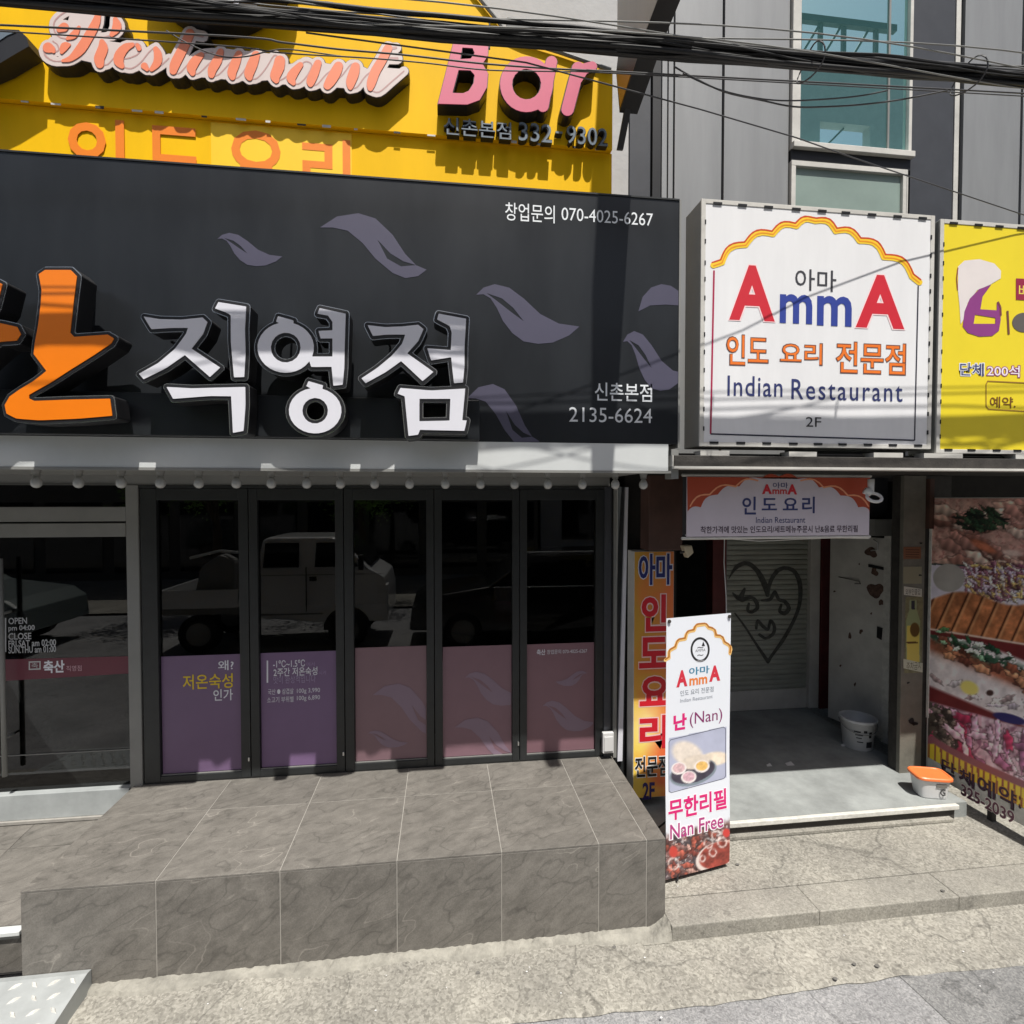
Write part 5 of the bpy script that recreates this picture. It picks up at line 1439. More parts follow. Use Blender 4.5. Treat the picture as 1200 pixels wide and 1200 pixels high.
    im = blend(im, ell(x, y, 1183, 842, 22, 6, .25, .2), (50, 44, 100))
    # purple rim curve and yellow stripes
    yc = 862 + 34 * np.clip((x - 1095) / 60, 0, 3) ** .85 * .95
    im = blend(im, np.clip((y - yc) / 2, 0, 1), (140, 88, 96))
    m6 = np.clip((y - yc - 9) / 1.5, 0, 1)
    im = blend(im, m6, (232, 196, 60))
    im = blend(im, m6 * (np.mod(x * 1.0, 7.2) < 2.6), (150, 84, 60))
    return im * 1.14


bot = PB.ab(1118, 912)[1]
raster('food_print', PB, ba0 + .006, ba1 - .02, bz0 + .14, bz1 - .008, 150, 340, foodp, fp, M['printgloss'], h=.0008)
pbox('lower_strip', M['nosing'], fp, PB, ba0 + .01, ba1 - .01, bz0 + .004, bz0 + .138, -.0008, .002)


def textc(s, P, c, w, h_, m, parent, h=.001, bold=0.0, name='lettering', grow=0.0):
    a0 = P.ab(c[0] - w / 2, c[1])[0]; a1 = P.ab(c[0] + w / 2, c[1])[0]
    b0 = P.ab(c[0], c[1] + h_ / 2)[1]; b1 = P.ab(c[0], c[1] - h_ / 2)[1]
    return text(name, s, P, (a0 - grow, b1 + grow), (a1 + grow, b0 - grow), m, parent, h=h, bold=bold, px=False)


for s_, c, w, h_ in (('단', (1112, 899.5), 17, 15), ('체', (1133, 911.5), 18, 17), ('예', (1156, 922.5), 21, 20), ('약', (1181, 934.5), 21, 22), (':', (1195.5, 940), 2, 14)):
    textc(s_, PB, c, w, h_, flat((214, 150, 60)), fp, h=.002, bold=.05, grow=.006)
    textc(s_, PB, c, w, h_, flat((66, 34, 60)), fp, h=.003, bold=.02)
textc('325-2039', PB, (1158, 942), 63, 14, flat((235, 226, 220)), fp, h=.0035, bold=.06, grow=.005)
textc('325-2039', PB, (1158, 942), 63, 14, flat((110, 66, 84)), fp, h=.0042, bold=.02)
ft = MB(); 
for a in (ba0 + .55, ba0 + 1.1): ft.pbox(PB, a, a + .04, .1, bz0, -.05, -.01)
ft.build('foot', M['beam'], fp)
tw = box('stud_wall', M['brown'], None, xp1_ + .012, 4.39, .02, .3, 2.45, 2.9); tag(tw, 'brown board stub above the food panel', 'board')
sw = box('side_wall', M['dark'], None, 4.48, 9, .15, .5, .1, 3.0); tag(sw, 'dark shopfront wall behind the food panel', 'wall')

# ---------------- printed hanging banner
hb = thing('hanging_banner', 'white banner with brick red scalloped corners hanging over the alcove', 'banner', (2.39, -.75, 2.46))
PH = FP(-.75)
xh0, xh1 = 1.687, 3.088; zh0, zh1 = 2.455, 2.874
box('banner_sheet', flat((206, 196, 206)), hb, xh0, xh1, -.75, -.742, zh0, zh1)
def zb_(L): return [(790 + x / 4.8, 540 + y / 4.8) for x, y in L]
cl_ = [(75, 285), (150, 262), (245, 190), (365, 145), (490, 100), (590, 88), (700, 102), (815, 150), (935, 195), (1035, 262), (1108, 292)]
pl_ = scallop(zb_(cl_), .2)
top_ = [(zb_([(1108, 66)])[0]), (zb_([(75, 66)])[0])]
PHw = PH.ab
loop = [PHw(*p) for p in pl_]
loop = [(min(max(a, xh0), xh1), b) for a, b in loop] + [(xh1, zh1 - .001), (xh0, zh1 - .001)]
poly('scallop_print', PH, loop, flat((178, 72, 44)), hb, h=.001, px=False)
X, Y = sdf_grid(806, 1018.5, 553, 603, .6)
pz = zb_([(75, 262), (90, 200), (200, 160), (345, 100), (480, 70), (590, 68), (700, 72), (840, 100), (985, 160), (1090, 210), (1108, 262)])
ps = scallop(zb_([(90, 255), (200, 190), (345, 146), (470, 112)]), .2) 
pr_ = scallop(zb_([(712, 112), (840, 150), (975, 195), (1092, 255)]), .2)
for q_ in (ps, pr_): sdf_obj('scallop_line', PH, X, Y, sd_stroke(X, Y, [(x, y, .9) for x, y in q_]), 0, flat((236, 160, 120)), hb, h=.002)
for s_, a, b_, c, bo in (('A', (893, 567.5), (904.5, 579), red, .05), ('A', (922.5, 567.5), (934, 579.5), red, .05), ('mm', (905, 573.5), (922, 579), flat((200, 60, 60)), .03), ('아마', (905.5, 565.4), (923.3, 572.3), navy, .01),
                         ('인', (869.8, 582), (885.8, 603), navy, .02), ('도', (892.7, 583.8), (910.4, 598), navy, .02), ('요', (917.5, 583.5), (934.8, 598), navy, .02), ('리', (940, 582), (954.6, 601.5), navy, .02),
                         ('Indian Restaurant', (885.8, 606), (943.5, 612.6), navy, 0), ('착한가격에 맛있는 인도요리/세트메뉴주문시 난&음료 무한리필', (821, 616.7), (1005, 623.6), flat((60, 40, 60)), .012)):
    text('lettering', s_, PH, a, b_, c, hb, h=.0015, bold=bo)
bar = MB(); bar.tube([(xh0 - .03, -.735, zh0 - .012), (xh1 + .02, -.735, zh0 - .012)], .011, 8)
bar.tube([(xh0 - .03, -.735, zh1 + .012), (xh1 + .02, -.735, zh1 + .012)], .011, 8)
bar.build('banner_rod', M['rustywhite'], hb)

# hanging wires in the alcove
wv = MB(); L_ = [W(*p, -.70) for p in ((803, 627), (850, 631), (890, 634), (930, 632), (980, 630), (1018, 631))]
wv.tube([(a, -.70, b) for a, b in L_], .004, 5)
tag(wv.build('hanging_wire', M['plasticw']), 'thin white wire sagging along the bottom edge of the hanging banner', 'wire')
wv = MB(); L_ = [W(*p, -.3) for p in ((849, 631), (848.5, 660), (851, 700), (852, 760))]
wv.tube([(a, -.3, b) for a, b in L_], .004, 5)
tag(wv.build('hanging_wire', M['plasticw']), 'thin white wire hanging straight down left of the heart shutter', 'wire')

# lamps
def lampth(name, label, px, py, Y, fn):
    x, z = W(px, py, Y)
    t = thing(name, label, 'lamp', (x, Y, z)); fn(t, x, z); return t
def f1(t, x, z):
    MB().prism([(x - .035, -.62, z + .04), (x + .03, -.62, z + .045), (x + .045, -.62, z - .01), (x + .0, -.62, z - .05)], (0, 0, 0), (0, .07, 0)).build('lamp_head', mat('yellowed_plastic', (.45, .38, .26), .5), t, bevel=.008)
    MB().tube([(x - .05, -.6, z - .01), (x, -.59, z)], .008, 6).build('arm', M['beam'], t)
lampth('spot_lamp', 'small yellowed spotlight beside the brown box at the top of the alcove opening', 805, 646, -.6, f1)
def f2(t, x, z):
    MB().tube([(x - .01, -.86, z + .10), (x - .01, -.86, z + .0)], [.022, .02], 10).build('lamp_neck', M['plasticw'], t, smooth=True)
    MB().tube([(x - .06, -.86, z + .02), (x - .02, -.875, z + .0)], .024, 10).build('lamp_body', M['plasticw'], t, smooth=True)
    m_ = MB(); m_.tube([(x + .055 * math.cos(a) , -.88 + .02 * math.sin(a), z - .03 + .03 * math.sin(a)) for a in [2 * math.pi * k / 20 for k in range(21)]], .011, 8)
    m_.build('ring_tube', M['plasticw'], t, smooth=True)
lampth('ring_lamp', 'white hooked lamp at the right end of the hanging banner', 1022, 578, -.86, f2)

# brown box hanging at the left of the alcove
bx = thing('brown_box', 'dark brown box board hanging above the vertical sign', 'board', (1.7, -.4, 2.3))
bxa, bxb = wx(760.5, -.4, 600), wx(800, -.4, 600)
box('box_body', M['brown'], bx, bxa, bxb, -.4, -.22, wz(780, 645, -.4), 2.9, bevel=.004)
MB().lathe((0, 0, 0), [(.012, 0), (.012, .004)], 10).build('plug', M['rustywhite'], bx).location = Vector((wx(780, -.402, 620), -.404, wz(780, 620, -.402))) - wloc(bx)

# vertical sign
PV = FP(-.2)
va0, vz0 = W(741.5, 936, -.2); va1 = wx(789, -.2, 800); vz1 = wz(765, 646, -.2)
vsn = thing('vertical_sign', 'tall narrow orange and yellow sign with red letters, half behind the white banner', 'sign', ((va0 + va1) / 2, -.2, vz0))
box('sign_body', M['rustywhite'], vsn, va0, va1, -.199, -.05, vz0, vz1, bevel=.003)
def vpaint(x, y):
    t = np.clip((y - 645) / 290, 0, 1); n = noise2(x, y, .03, 4, 3)
    a = np.array([196, 148, 52.]); b_ = np.array([226, 118, 60.]); c = np.array([250, 214, 90.]); d = np.array([236, 110, 60.])
    k = np.clip((x - 745) / 42 + (n - .5) * 1.6, 0, 1)[:, None]
    top = a * (1 - k) + b_ * k; lowr = c * (1 - k) + d * k
    w = np.clip((t - .45) / .3, 0, 1)[:, None]
    im = top * (1 - w) + lowr * w
    g = ell(x, y, 758, 850, 26, 40, 0, .8)[:, None] * .6
    im = im * (1 - g) + np.array([255, 244, 190.]) * g
    return im
raster('sign_print', PV, va0 + .004, va1 - .004, vz0 + .004, vz1 - .004, 24, 110, vpaint, vsn)
vo = flat((238, 200, 196)); vr = flat((205, 26, 44))
for s_, a, b_ in (('인', (751.7, 697), (781, 739.5)), ('도', (749, 747), (783, 782)), ('요', (749.5, 793), (784, 826)), ('리', (749.5, 839), (782, 876))):
    text('lettering', s_, PV, (a[0] - 1, a[1] - 1.2), (b_[0] + 1, b_[1] + 1.2), vo, vsn, h=.002, bold=.07)
    text('lettering', s_, PV, a, b_, vr, vsn, h=.003, bold=.035)
text('lettering', '아마', PV, (747.5, 648), (788.5, 686), flat((214, 214, 224)), vsn, h=.002, bold=.07)
text('lettering', '아마', PV, (748.5, 649), (787.5, 685), flat((28, 40, 110)), vsn, h=.003, bold=.03)
text('lettering', '전문점', PV, (743.3, 886), (784, 909.5), flat((245, 245, 240)), vsn, h=.002, bold=.05)
text('lettering', '전문점', PV, (744, 887), (783, 908.5), flat((24, 24, 28)), vsn, h=.003, bold=.02)
text('lettering', '2F', PV, (753, 917), (767, 936.0), flat((52, 40, 110)), vsn, h=.003, bold=.03)

# ---------------- white standing banner
g0 = Vector((*G(779.5, 1036, .10), .10)); g1 = Vector((*G(853, 1016, .10), .10))
PN = Plane((g0.x, g0.y, 0), (g1 - g0)); 
nb = thing('standing_banner', 'white standing banner with a golden arch and a nan bread picture beside the tiled platform', 'banner', tuple((g0 + g1) / 2))
bw = (g1 - g0).length
t0 = PN.ab(781.5, 725)[1]; t1 = PN.ab(857, 718)[1]; zt_ = (t0 + t1) / 2; zb_n = .135
na0 = PN.ab(780, 870)[0]; na1 = PN.ab(855, 870)[0]


def curvy(a, b):   # slight outward curl of the sheet near the bottom
    t = (b - zb_n) / (zt_ - zb_n)
    return .006 * math.sin(t * 9) * (1 - t) + .01 * (1 - t) ** 3


def bannerp(x, y):
    n1 = noise2(x, y, .22, 21, 4); n2 = noise2(x, y, .5, 22, 3); n3 = noise2(x, y, .08, 23, 3)
    im = np.ones((len(x), 3)) * np.array([226, 230, 238.])
    # picture window (slanted with the sheet): u across, v down
    u = (x - 782.5) / 70; sl = -.27 + 0 * x
    yt = 866 - 15 * u; yb = 929 - 18 * u
    inw = ((u > .02) & (u < .985) & (y > yt) & (y < yb)) * 1.
    im = blend(im, inw, (178, 182, 204), .95 + .1 * n3)
    im = blend(im, inw * ell(x, y, 806, 884, 22, 16, .5, .25), (232, 220, 208), .9 + .18 * n1)
    im = blend(im, inw * ell(x, y, 838, 889, 19, 9, -.1, .25), (238, 222, 202), .88 + .2 * n1)
    im = blend(im, inw * ell(x, y, 812, 905, 29, 15, -.3, .04), (128, 140, 150))
    im = blend(im, inw * ell(x, y, 812, 904, 27, 13, -.3, .05), (66, 60, 74), .8 + .4 * n1)
    im = blend(im, inw * ell(x, y, 815, 893, 20, 9, -.2, .2), (234, 220, 205), .85 + .2 * n1)
    for cx, cy_, c in ((795.5, 900.5, (222, 186, 190)), (807, 910.5, (222, 180, 192)), (822.5, 898, (236, 190, 110))):
        im = blend(im, inw * ell(x, y, cx, cy_, 9.5, 7.5, -.2, .1), (236, 228, 226))
        im = blend(im, inw * ell(x, y, cx, cy_ - .5, 7.6, 5.8, -.2, .15), c, .8 + .35 * n2)
    # curry picture fading out of the white
    yf = 976 - (x - 780) * .27
    m = np.clip((y - yf + (n3 - .5) * 14) / 8, 0, 1)
    im = blend(im, m, (132, 92, 88), .35 + 1.1 * n1)
    im = blend(im, m * np.clip((n3 - .5) * 6, 0, .8), (92, 84, 92), .5 + .8 * n1)
    im = blend(im, m * np.clip((n2 - .55) * 6, 0, .8), (216, 206, 204))
    im = daubs(im, x, y, (780, 856, 972, 1040, lambda a, b: b > 984 - (a - 780) * .27), 130, [(120, 60, 52), (86, 56, 54), (160, 84, 70), (190, 150, 140), (70, 62, 66), (130, 96, 92)], 6, 3, .4, 41, 1.2, .4)
    im = blend(im, m * ell(x, y, 838, 1003, 26, 17, -.45, .06), (226, 212, 206))
    im = blend(im, m * ell(x, y, 839, 1001, 23, 15, -.45, .08), (150, 66, 56), .55 + .8 * n1)
    for cx, cy_, r in ((829, 987, 5), (845, 986, 5), (834, 998, 4), (838, 978, 5), (788, 1011, 6), (822, 1005, 3)):
        rr = np.hypot(x - cx, (y - cy_) * .9)
        im = blend(im, m * np.exp(-((rr - r) / 1.1) ** 2) * np.clip(n2 * 2.2 - .3, 0, .85), (238, 228, 224))
    im = blend(im, m * ell(x, y, 788, 997, 6, 8, 0, .3), (200, 70, 60))
    im = blend(im, m * ell(x, y, 850, 975, 5, 6, 0, .3), (205, 66, 60))
    return im


vs_ = []; pp = []; nx, ny = 70, 280
for j in range(ny + 1):
    for i in range(nx + 1):
        a = na0 + (na1 - na0) * i / nx; b = zb_n + (zt_ - zb_n) * j / ny
        pp.append(proj(PN.pt(a, b))); vs_.append(PN.pt(a, b, curvy(a, b)))
fs = [(j * (nx + 1) + i, j * (nx + 1) + i + 1, (j + 1) * (nx + 1) + i + 1, (j + 1) * (nx + 1) + i) for j in range(ny) for i in range(nx)]
pp = np.array(pp); rgb = np.clip(bannerp(pp[:, 0], pp[:, 1]), 0, 255) / 255
rgb = np.where(rgb <= .04045, rgb / 12.92, ((rgb + .055) / 1.055) ** 2.4)
sheet_ = from_world('banner_sheet', vs_, fs, M['print'], nb, smooth=True)
ca = sheet_.data.color_attributes.new('Col', 'FLOAT_COLOR', 'POINT')
ca.data.foreach_set('color', np.concatenate([rgb, np.ones((len(rgb), 1))], 1).astype(np.float32).ravel())
_PNo = PN
PN = PN.off(.004)
class Curl(Plane):
    def pt(s, a, b, h=0): return Plane.pt(s, a, b, h + curvy(a, b) - .003)
PN = Curl(_PNo.o, _PNo.u, _PNo.v)
# arch
def zn(L): return [(770 + x / 7.06, 710 + y / 7.06) for x, y in L]
cu = zn([(68, 445), (98, 425), (150, 340), (232, 270), (304, 200), (368, 152), (425, 178), (486, 245), (556, 300), (602, 390)])
ap = [cu[0]] + scallop(cu[1:], .26, 7)
X, Y = sdf_grid(776, 860, 724, 778, .4)
sdf_obj('arch_print', PN, X, Y, sd_stroke(X, Y, [(x, y + .6, 2.0) for x, y in ap]), 0, flat((232, 190, 120)), nb, h=.004)
sdf_obj('arch_print', PN, X, Y, sd_stroke(X, Y, [(x, y - .6, .9) for x, y in ap]), 0, flat((176, 110, 40)), nb, h=.0048)
cxy = (820.3, 761.2)
poly('emblem_ring', PN, [circ(*cxy, 11.2, 40, 14.6), circ(*cxy, 9.0, 40, 12.0)], flat((34, 34, 38)), nb, h=.004)
poly('emblem_head', PN, [(822, 757), (824, 751.5), (826, 757)], flat((30, 30, 34)), nb, h=.004)
textc('AMMA', PN, (820.5, 762), 12, 3.2, flat((120, 120, 124)), nb, h=.004)
for a in (cxy[1] - 3.5, cxy[1] + 5.5): textc('~', PN, (820.5, a + 1), 7, 1.8, flat((90, 90, 94)), nb, h=.004)
textc('RESTAURANT', PN, (820.5, cxy[1] + 13.2), 9, 1.7, flat((220, 220, 224)), nb, h=.0046)
textc('A', PN, (799, 795), 13, 19.5, flat((206, 46, 66)), nb, h=.004, bold=.05); textc('A', PN, (837.4, 789), 13, 18.5, flat((206, 46, 66)), nb, h=.004, bold=.05)
textc('mm', PN, (818.2, 798), 21, 8.5, flat((226, 128, 60)), nb, h=.004, bold=.03)
textc('아마', PN, (819.2, 785.6), 24, 9, flat((60, 128, 160)), nb, h=.004, bold=.02)
textc('인도 요리 전문점', PN, (816.5, 810), 39, 6.5, flat((120, 128, 140)), nb, h=.004)
textc('Indian Restaurant', PN, (816, 818.6), 38, 4.2, flat((140, 146, 158)), nb, h=.004)
textc('난', PN, (797, 846), 15.5, 19, flat((214, 28, 116)), nb, h=.004, bold=.04)
textc('(Nan)', PN, (827.4, 841.5), 38, 18, flat((130, 36, 100)), nb, h=.004, bold=.0)
X, Y = sdf_grid(776, 860, 840, 940, .5)
fr_ = [(784, 870), (786, 867), (848, 852), (850.5, 854), (850, 909), (848, 912), (786, 928.5), (783.5, 927)]
D = np.abs(sd_poly(X, Y, fr_)) - .35
sdf_obj('picture_outline', PN, X, Y, D, 0, flat((96, 100, 116)), nb, h=.004)
textc('무한리필', PN, (816.4, 942), 68, 24, flat((244, 244, 248)), nb, h=.004, bold=.05, grow=.006)
textc('무한리필', PN, (816.4, 942), 68, 24, flat((214, 28, 116)), nb, h=.0048, bold=.026)
textc('Nan Free', PN, (815.2, 967), 62, 17, flat((246, 240, 246)), nb, h=.004, bold=.09, grow=.007)
textc('Nan Free', PN, (815.2, 967), 62, 17, flat((176, 60, 128)), nb, h=.0048, bold=.01)
# back stand: pole, arms, feet
sdn = MB(); cn_ = (na0 + na1) / 2
top = _PNo.pt(cn_, zt_ - .25, -.06)
sdn.tube([top, _PNo.pt(cn_, .45, -.16)], .008, 6)
for a, b in ((na0 + .015, zt_ - .015), (na1 - .015, zt_ - .015)): sdn.tube([_PNo.pt(cn_, 1.2, -.10), _PNo.pt(a, b, -.004)], .006, 6)
for a, b in ((na0 + .015, zb_n + .03), (na1 - .015, zb_n + .03)): sdn.tube([_PNo.pt(cn_, .9, -.12), _PNo.pt(a, b, -.006)], .006, 6)
for a, h_ in ((cn_ - .2, -.42), (cn_ + .2, -.42), (cn_ - .18, .02), (cn_ + .12, .0)): sdn.tube([_PNo.pt(cn_, .5, -.15), _PNo.pt(a, .115, h_)], .007, 6)
sdn.build('stand', M['black'], nb)
for a, b in ((na0 + .018, zt_ - .02), (na1 - .018, zt_ - .022)):
    q = MB(); q.tube([_PNo.pt(a, b, .004), _PNo.pt(a, b, .012)], .012, 10); q.build('eyelet', M['beam'], nb)

# ---------------- bucket, lidded tub, scraps
bk = thing('bucket', 'white plastic bucket with dark print standing at the alcove door', 'bucket', (4.155, .60, AZ))
cx_, cy_ = 4.155, .60
MB().lathe((cx_, cy_, AZ), [(.125, 0), (.132, .01), (.155, .27), (.168, .275), (.168, .30), (.158, .302), (.15, .285), (.128, .03), (.0, .03)], 32, cap=False).build('bucket_body', M['plasticw'], bk, smooth=True)
m_ = MB(); m_.tube([(cx_ + .168 * math.cos(a), cy_ + .168 * math.sin(a) , AZ + .27 - .09 * math.sin((a - R_(150)) / R_(200) * math.pi)) for a in [R_(150 + 10 * k) for k in range(21)]], .004, 6)
m_.build('handle', M['greymetal'], bk)
MB().lathe((cx_, cy_, AZ), [(0.0, .2), (.145, .2)], 24, cap=False).build('bucket_content', M['beam'], bk)
def curvedpatch(a0, a1, z0, z1, m, name):
    v = []; n = 8
    for z in (z0, z1):
        r = .132 + (.155 - .132) * (z / .27) + .0012
        for k in range(n + 1):
            a = a0 + (a1 - a0) * k / n; v.append((cx_ + r * math.cos(a), cy_ + r * math.sin(a), AZ + z))
    from_world(name, v, [(k, k + 1, n + 2 + k, n + 1 + k) for k in range(n)], m, bk)
dk = flat((44, 44, 46))
curvedpatch(R_(262), R_(288), .04, .10, dk, 'print_mark'); curvedpatch(R_(218), R_(240), .19, .205, dk, 'print_mark'); curvedpatch(R_(222), R_(248), .16, .17, dk, 'print_mark')
curvedpatch(R_(225), R_(244), .13, .14, dk, 'print_mark'); curvedpatch(R_(250), R_(262), .19, .215, dk, 'print_mark'); curvedpatch(R_(270), R_(282), .14, .20, dk, 'print_mark'); curvedpatch(R_(228), R_(250), .09, .10, dk, 'print_mark')

tb = thing('lidded_tub', 'translucent white plastic tub with a bright orange lid on the end of the step', 'tub', (4.03, -.27, AZ))
def rr_loft(levels, c, rot, n=40):
    b_ = MB(); k0 = 0
    for (w, d, z) in levels:
        for k in range(n):
            t = 2 * math.pi * k / n
            ct, st_2 = math.cos(t), math.sin(t)
            x = w * math.copysign(abs(ct) ** .45, ct); y = d * math.copysign(abs(st_2) ** .45, st_2)
            b_.v.append((c[0] + x * math.cos(rot) - y * math.sin(rot), c[1] + x * math.sin(rot) + y * math.cos(rot), c[2] + z))
    m_ = len(levels)
    for i in range(m_ - 1):
        for k in range(n): b_.f.append((i * n + k, i * n + (k + 1) % n, (i + 1) * n + (k + 1) % n, (i + 1) * n + k))
    b_.f.append(tuple(reversed(range(n)))); b_.f.append(tuple((m_ - 1) * n + k for k in range(n))); b_.mi = [0] * len(b_.f)
    return b_
tc_ = (4.075, -.30, AZ); rot = R_(-16)
rr_loft([(.098, .07, 0), (.104, .076, .01), (.125, .094, .15), (.13, .099, .152), (.13, .099, .163)], tc_, rot).build('tub_body', M['plasticw'], tb)
rr_loft([(.137, .106, .161), (.141, .11, .165), (.141, .11, .181), (.134, .103, .188), (.121, .09, .189), (.117, .086, .184)], tc_, rot).build('tub_lid', M['plastico'], tb)
Pt = Plane((tc_[0] + .086 * math.sin(rot) , tc_[1] - .086 * math.cos(rot), 0), (math.cos(rot), math.sin(rot), 0), (0, 0, 1))
text('print_mark', 'G', Pt, (.03, AZ + .095), (.07, AZ + .04), flat((60, 60, 62)), tb, h=.004, bold=.03, px=False)
box_ = MB(); box_.pbox(Pt, .0, .08, AZ + .108, AZ + .138, .008, .0095); box_.build('print_mark', flat((110, 108, 104)), tb)
for i, (px, py, s_) in enumerate(((925, 896, .035), (901, 897.5, .022), (988, 874, .022))):
    x, y = G(px, py, AZ)
    o = from_world('paper_scrap', [(x - s_, y - s_ * .6, AZ + .003), (x + s_, y - s_ * .8, AZ + .006), (x + s_ * .9, y + s_ * .7, AZ + .018), (x - s_ * .8, y + s_ * .6, AZ + .006)], [(0, 1, 2, 3)], M['plasticw'])
    tag(o, ['largest crumpled white paper scrap on the shaded alcove floor', 'small white paper scrap left of the larger scrap on the alcove floor', 'small pale scrap on the alcove floor in front of the bucket'][i], 'litter')
    sm = o.modifiers.new('thick', 'SOLIDIFY'); sm.thickness = .002
# pale pebbles / gum spots on the pavement
for i, (px, py) in enumerate(((880, 1128), (995, 1128), (895, 1147), (926, 1133), (1023, 1133), (855, 1161))[:0]): pass
pb = MB(); r_ = random.Random(12)
for k in range(30):
    px, py = r_.uniform(100, 1190), r_.uniform(1030, 1195)
    for z, ok in ((.1, lambda x, y: x > 1.5 and -1.2 < y < -.55), (.004, lambda x, y: y < -1.2 and (x < 1.35 or y < -1.3)), (-.02, lambda x, y: y < -1.66)):
        x, y = G(px, py, z)
        if ok(x, y):
            if x < -1.85: break
            s_ = r_.uniform(.0025, .006); pts = []
            for t in range(6):
                a = t * math.pi / 3 + r_.uniform(-.2, .2); pts.append((x + s_ * 1.3 * math.cos(a), y + s_ * math.sin(a), z + .001))
            pb.add(pts + [(x, y, z + s_ * .7)], [(t, (t + 1) % 6, 6) for t in range(6)])
            break
tag(pb.build('litter_crumbs', M['plasticw']), 'tiny pale pebbles and crumbs scattered over the pavement and road edge', 'litter', kind='stuff')
gm = MB(); r_ = random.Random(14)
for px, py, z in ((1001, 1130, 0), (1028, 1132, 0), (979, 1147, 0), (864, 1013, .1), (1105, 1044, .1), (560, 1140, 0), (720, 1110, 0)):
    x, y = G(px, py, z + .004); s_ = r_.uniform(.012, .02)
    gm.add([(x + s_ * math.cos(a) * r_.uniform(.8, 1.2), y + s_ * .8 * math.sin(a) * r_.uniform(.8, 1.2), z + .0064) for a in [2 * math.pi * k / 12 for k in range(12)]], [tuple(range(12))])
tag(gm.build('gum_spots', mat('old_gum', (.13, .125, .115), .95)), 'dark flattened gum spots on the pavement', 'litter', kind='stuff')

# ================================================================ OVERHEAD CABLES
_cp = [(-600, -40), (0, 2), (240, 14), (400, 30), (600, 56), (760, 70), (1000, 89), (1200, 101), (1500, 124)]
_cq = [FP(-1.765).ab(*p) for p in _cp]
_cf = np.polyfit([p[0] for p in _cq], [p[1] for p in _cq], 2)
def cz(x): return float(np.polyval(_cf, x))
CY = -1.80
r_ = random.Random(9)
for k in range(19):
    r = r_.choice((.005, .007, .009, .010, .012, .014, .008))
    ph, ph2, f1_, f2_ = r_.uniform(0, 6.3), r_.uniform(0, 6.3), r_.uniform(.5, 1.5), r_.uniform(.5, 1.6)
    oy, oz = r_.gauss(0, .022), -.033 + .066 * ((k * 7) % 19) / 18 + .012
    pts = []
    for i in range(61):
        x = -9 + 18 * i / 60
        pts.append((x, CY + oy + .012 * math.sin(x * f1_ + ph), cz(x) + oz + .010 * math.sin(x * f2_ + ph2) + .004 * math.sin(x * 4.3 + ph) + .002 * math.sin(x * 11 + ph2)))
    o = MB().tube(pts, r, 6).build('overhead_cable', M['rubber'], None, smooth=True)
    tag(o, 'black cable in the thick bundle strung across the top of the photo', 'cable', 'cables of the overhead bundle')
for k in range(6):
    r = r_.choice((.004, .0055, .007)); ph, ph2 = r_.uniform(0, 6.3), r_.uniform(0, 6.3); a1, a2 = r_.uniform(.008, .026), r_.uniform(.008, .016)
    pts = [(x, CY - .02 + .03 * math.sin(x * 1.7 + ph2), cz(x) + a1 * math.sin(x * r1_ + ph) + a2 * math.sin(x * 3.7 + ph2) + .003 * math.sin(x * 13 + ph)) for r1_ in (r_.uniform(.7, 1.6),) for x in [-9 + .12 * i for i in range(151)]]
    tag(MB().tube(pts, r, 5).build('overhead_cable', M['rubber'], None, smooth=True), 'black cable in the thick bundle strung across the top of the photo', 'cable', 'cables of the overhead bundle')
for k in range(4):
    r = .0035; ph = r_.uniform(0, 6.3); oz = r_.uniform(-.03, .05)
    pts = [(x, CY + .08 * math.sin(x * 1.3 + ph) - .06, cz(x) + oz + .03 * math.sin(x * .8 + ph)) for x in [-9 + .25 * i for i in range(73)]]
    tag(MB().tube(pts, r, 5).build('overhead_cable', M['greymetal'], None, smooth=True), 'thin pale wire running along the thick black cable bundle', 'cable', 'pale wires along the overhead bundle')
# strap wrapping and curls
for k, px in enumerate((950, 1135)):
    x, z = W(px, 80 + k * 6, CY); m_ = MB()
    m_.tube([(x + .012 * math.sin(2 * a), CY + .10 * math.cos(a), cz(x) + .07 * math.sin(a)) for a in [2 * math.pi * q / 20 for q in range(21)]], .004, 5)
    tag(m_.build('cable_tie', M['wiregrey']), ['cable tie round the bundle in front of the teal window', 'cable tie round the bundle near the right edge'][k], 'cable tie')
LW = [('long thin wire just above the bundle crossing the yellow board and the concrete wall', [(-200, 5), (330, 2), (400, 7), (480, 15), (575, 24), (660, 30), (735, 39), (800, 47), (935, 62), (1060, 70), (1400, 92)], -1.8, .0045),
      ('thin wire just below the bundle crossing between the script and the pink letters', [(-200, 20), (260, 42), (333, 50), (400, 58), (470, 64), (560, 74), (640, 80), (700, 83), (760, 86), (1400, 120)], -1.7, .004),
      ('lower thin wire touching the top of the pink letter B', [(-200, 24), (240, 52), (330, 62), (430, 68), (500, 74), (570, 82), (660, 84), (760, 88), (1400, 124)], -1.68, .003),
      ('fine wire sagging in a loop over the script lettering', [(195, 36), (215, 48), (240, 60), (265, 67), (290, 66), (315, 60), (340, 58), (400, 66)], -1.66, .0028),
      ('fine wire sagging below the bundle in front of the grey panels and teal window', [(790, 78), (815, 92), (850, 108), (890, 117), (930, 125), (970, 125), (1015, 122), (1060, 116), (1110, 106)], -1.7, .004),
      ('second fine sagging wire beside the teal window', [(800, 86), (840, 104), (880, 114), (920, 118), (970, 116), (1010, 112), (1040, 106)], -1.72, .0035),
      ('short vertical tie wire hanging over the yellow board', [(573.5, 25), (573.8, 45), (573.5, 58)], -1.72, .004)]
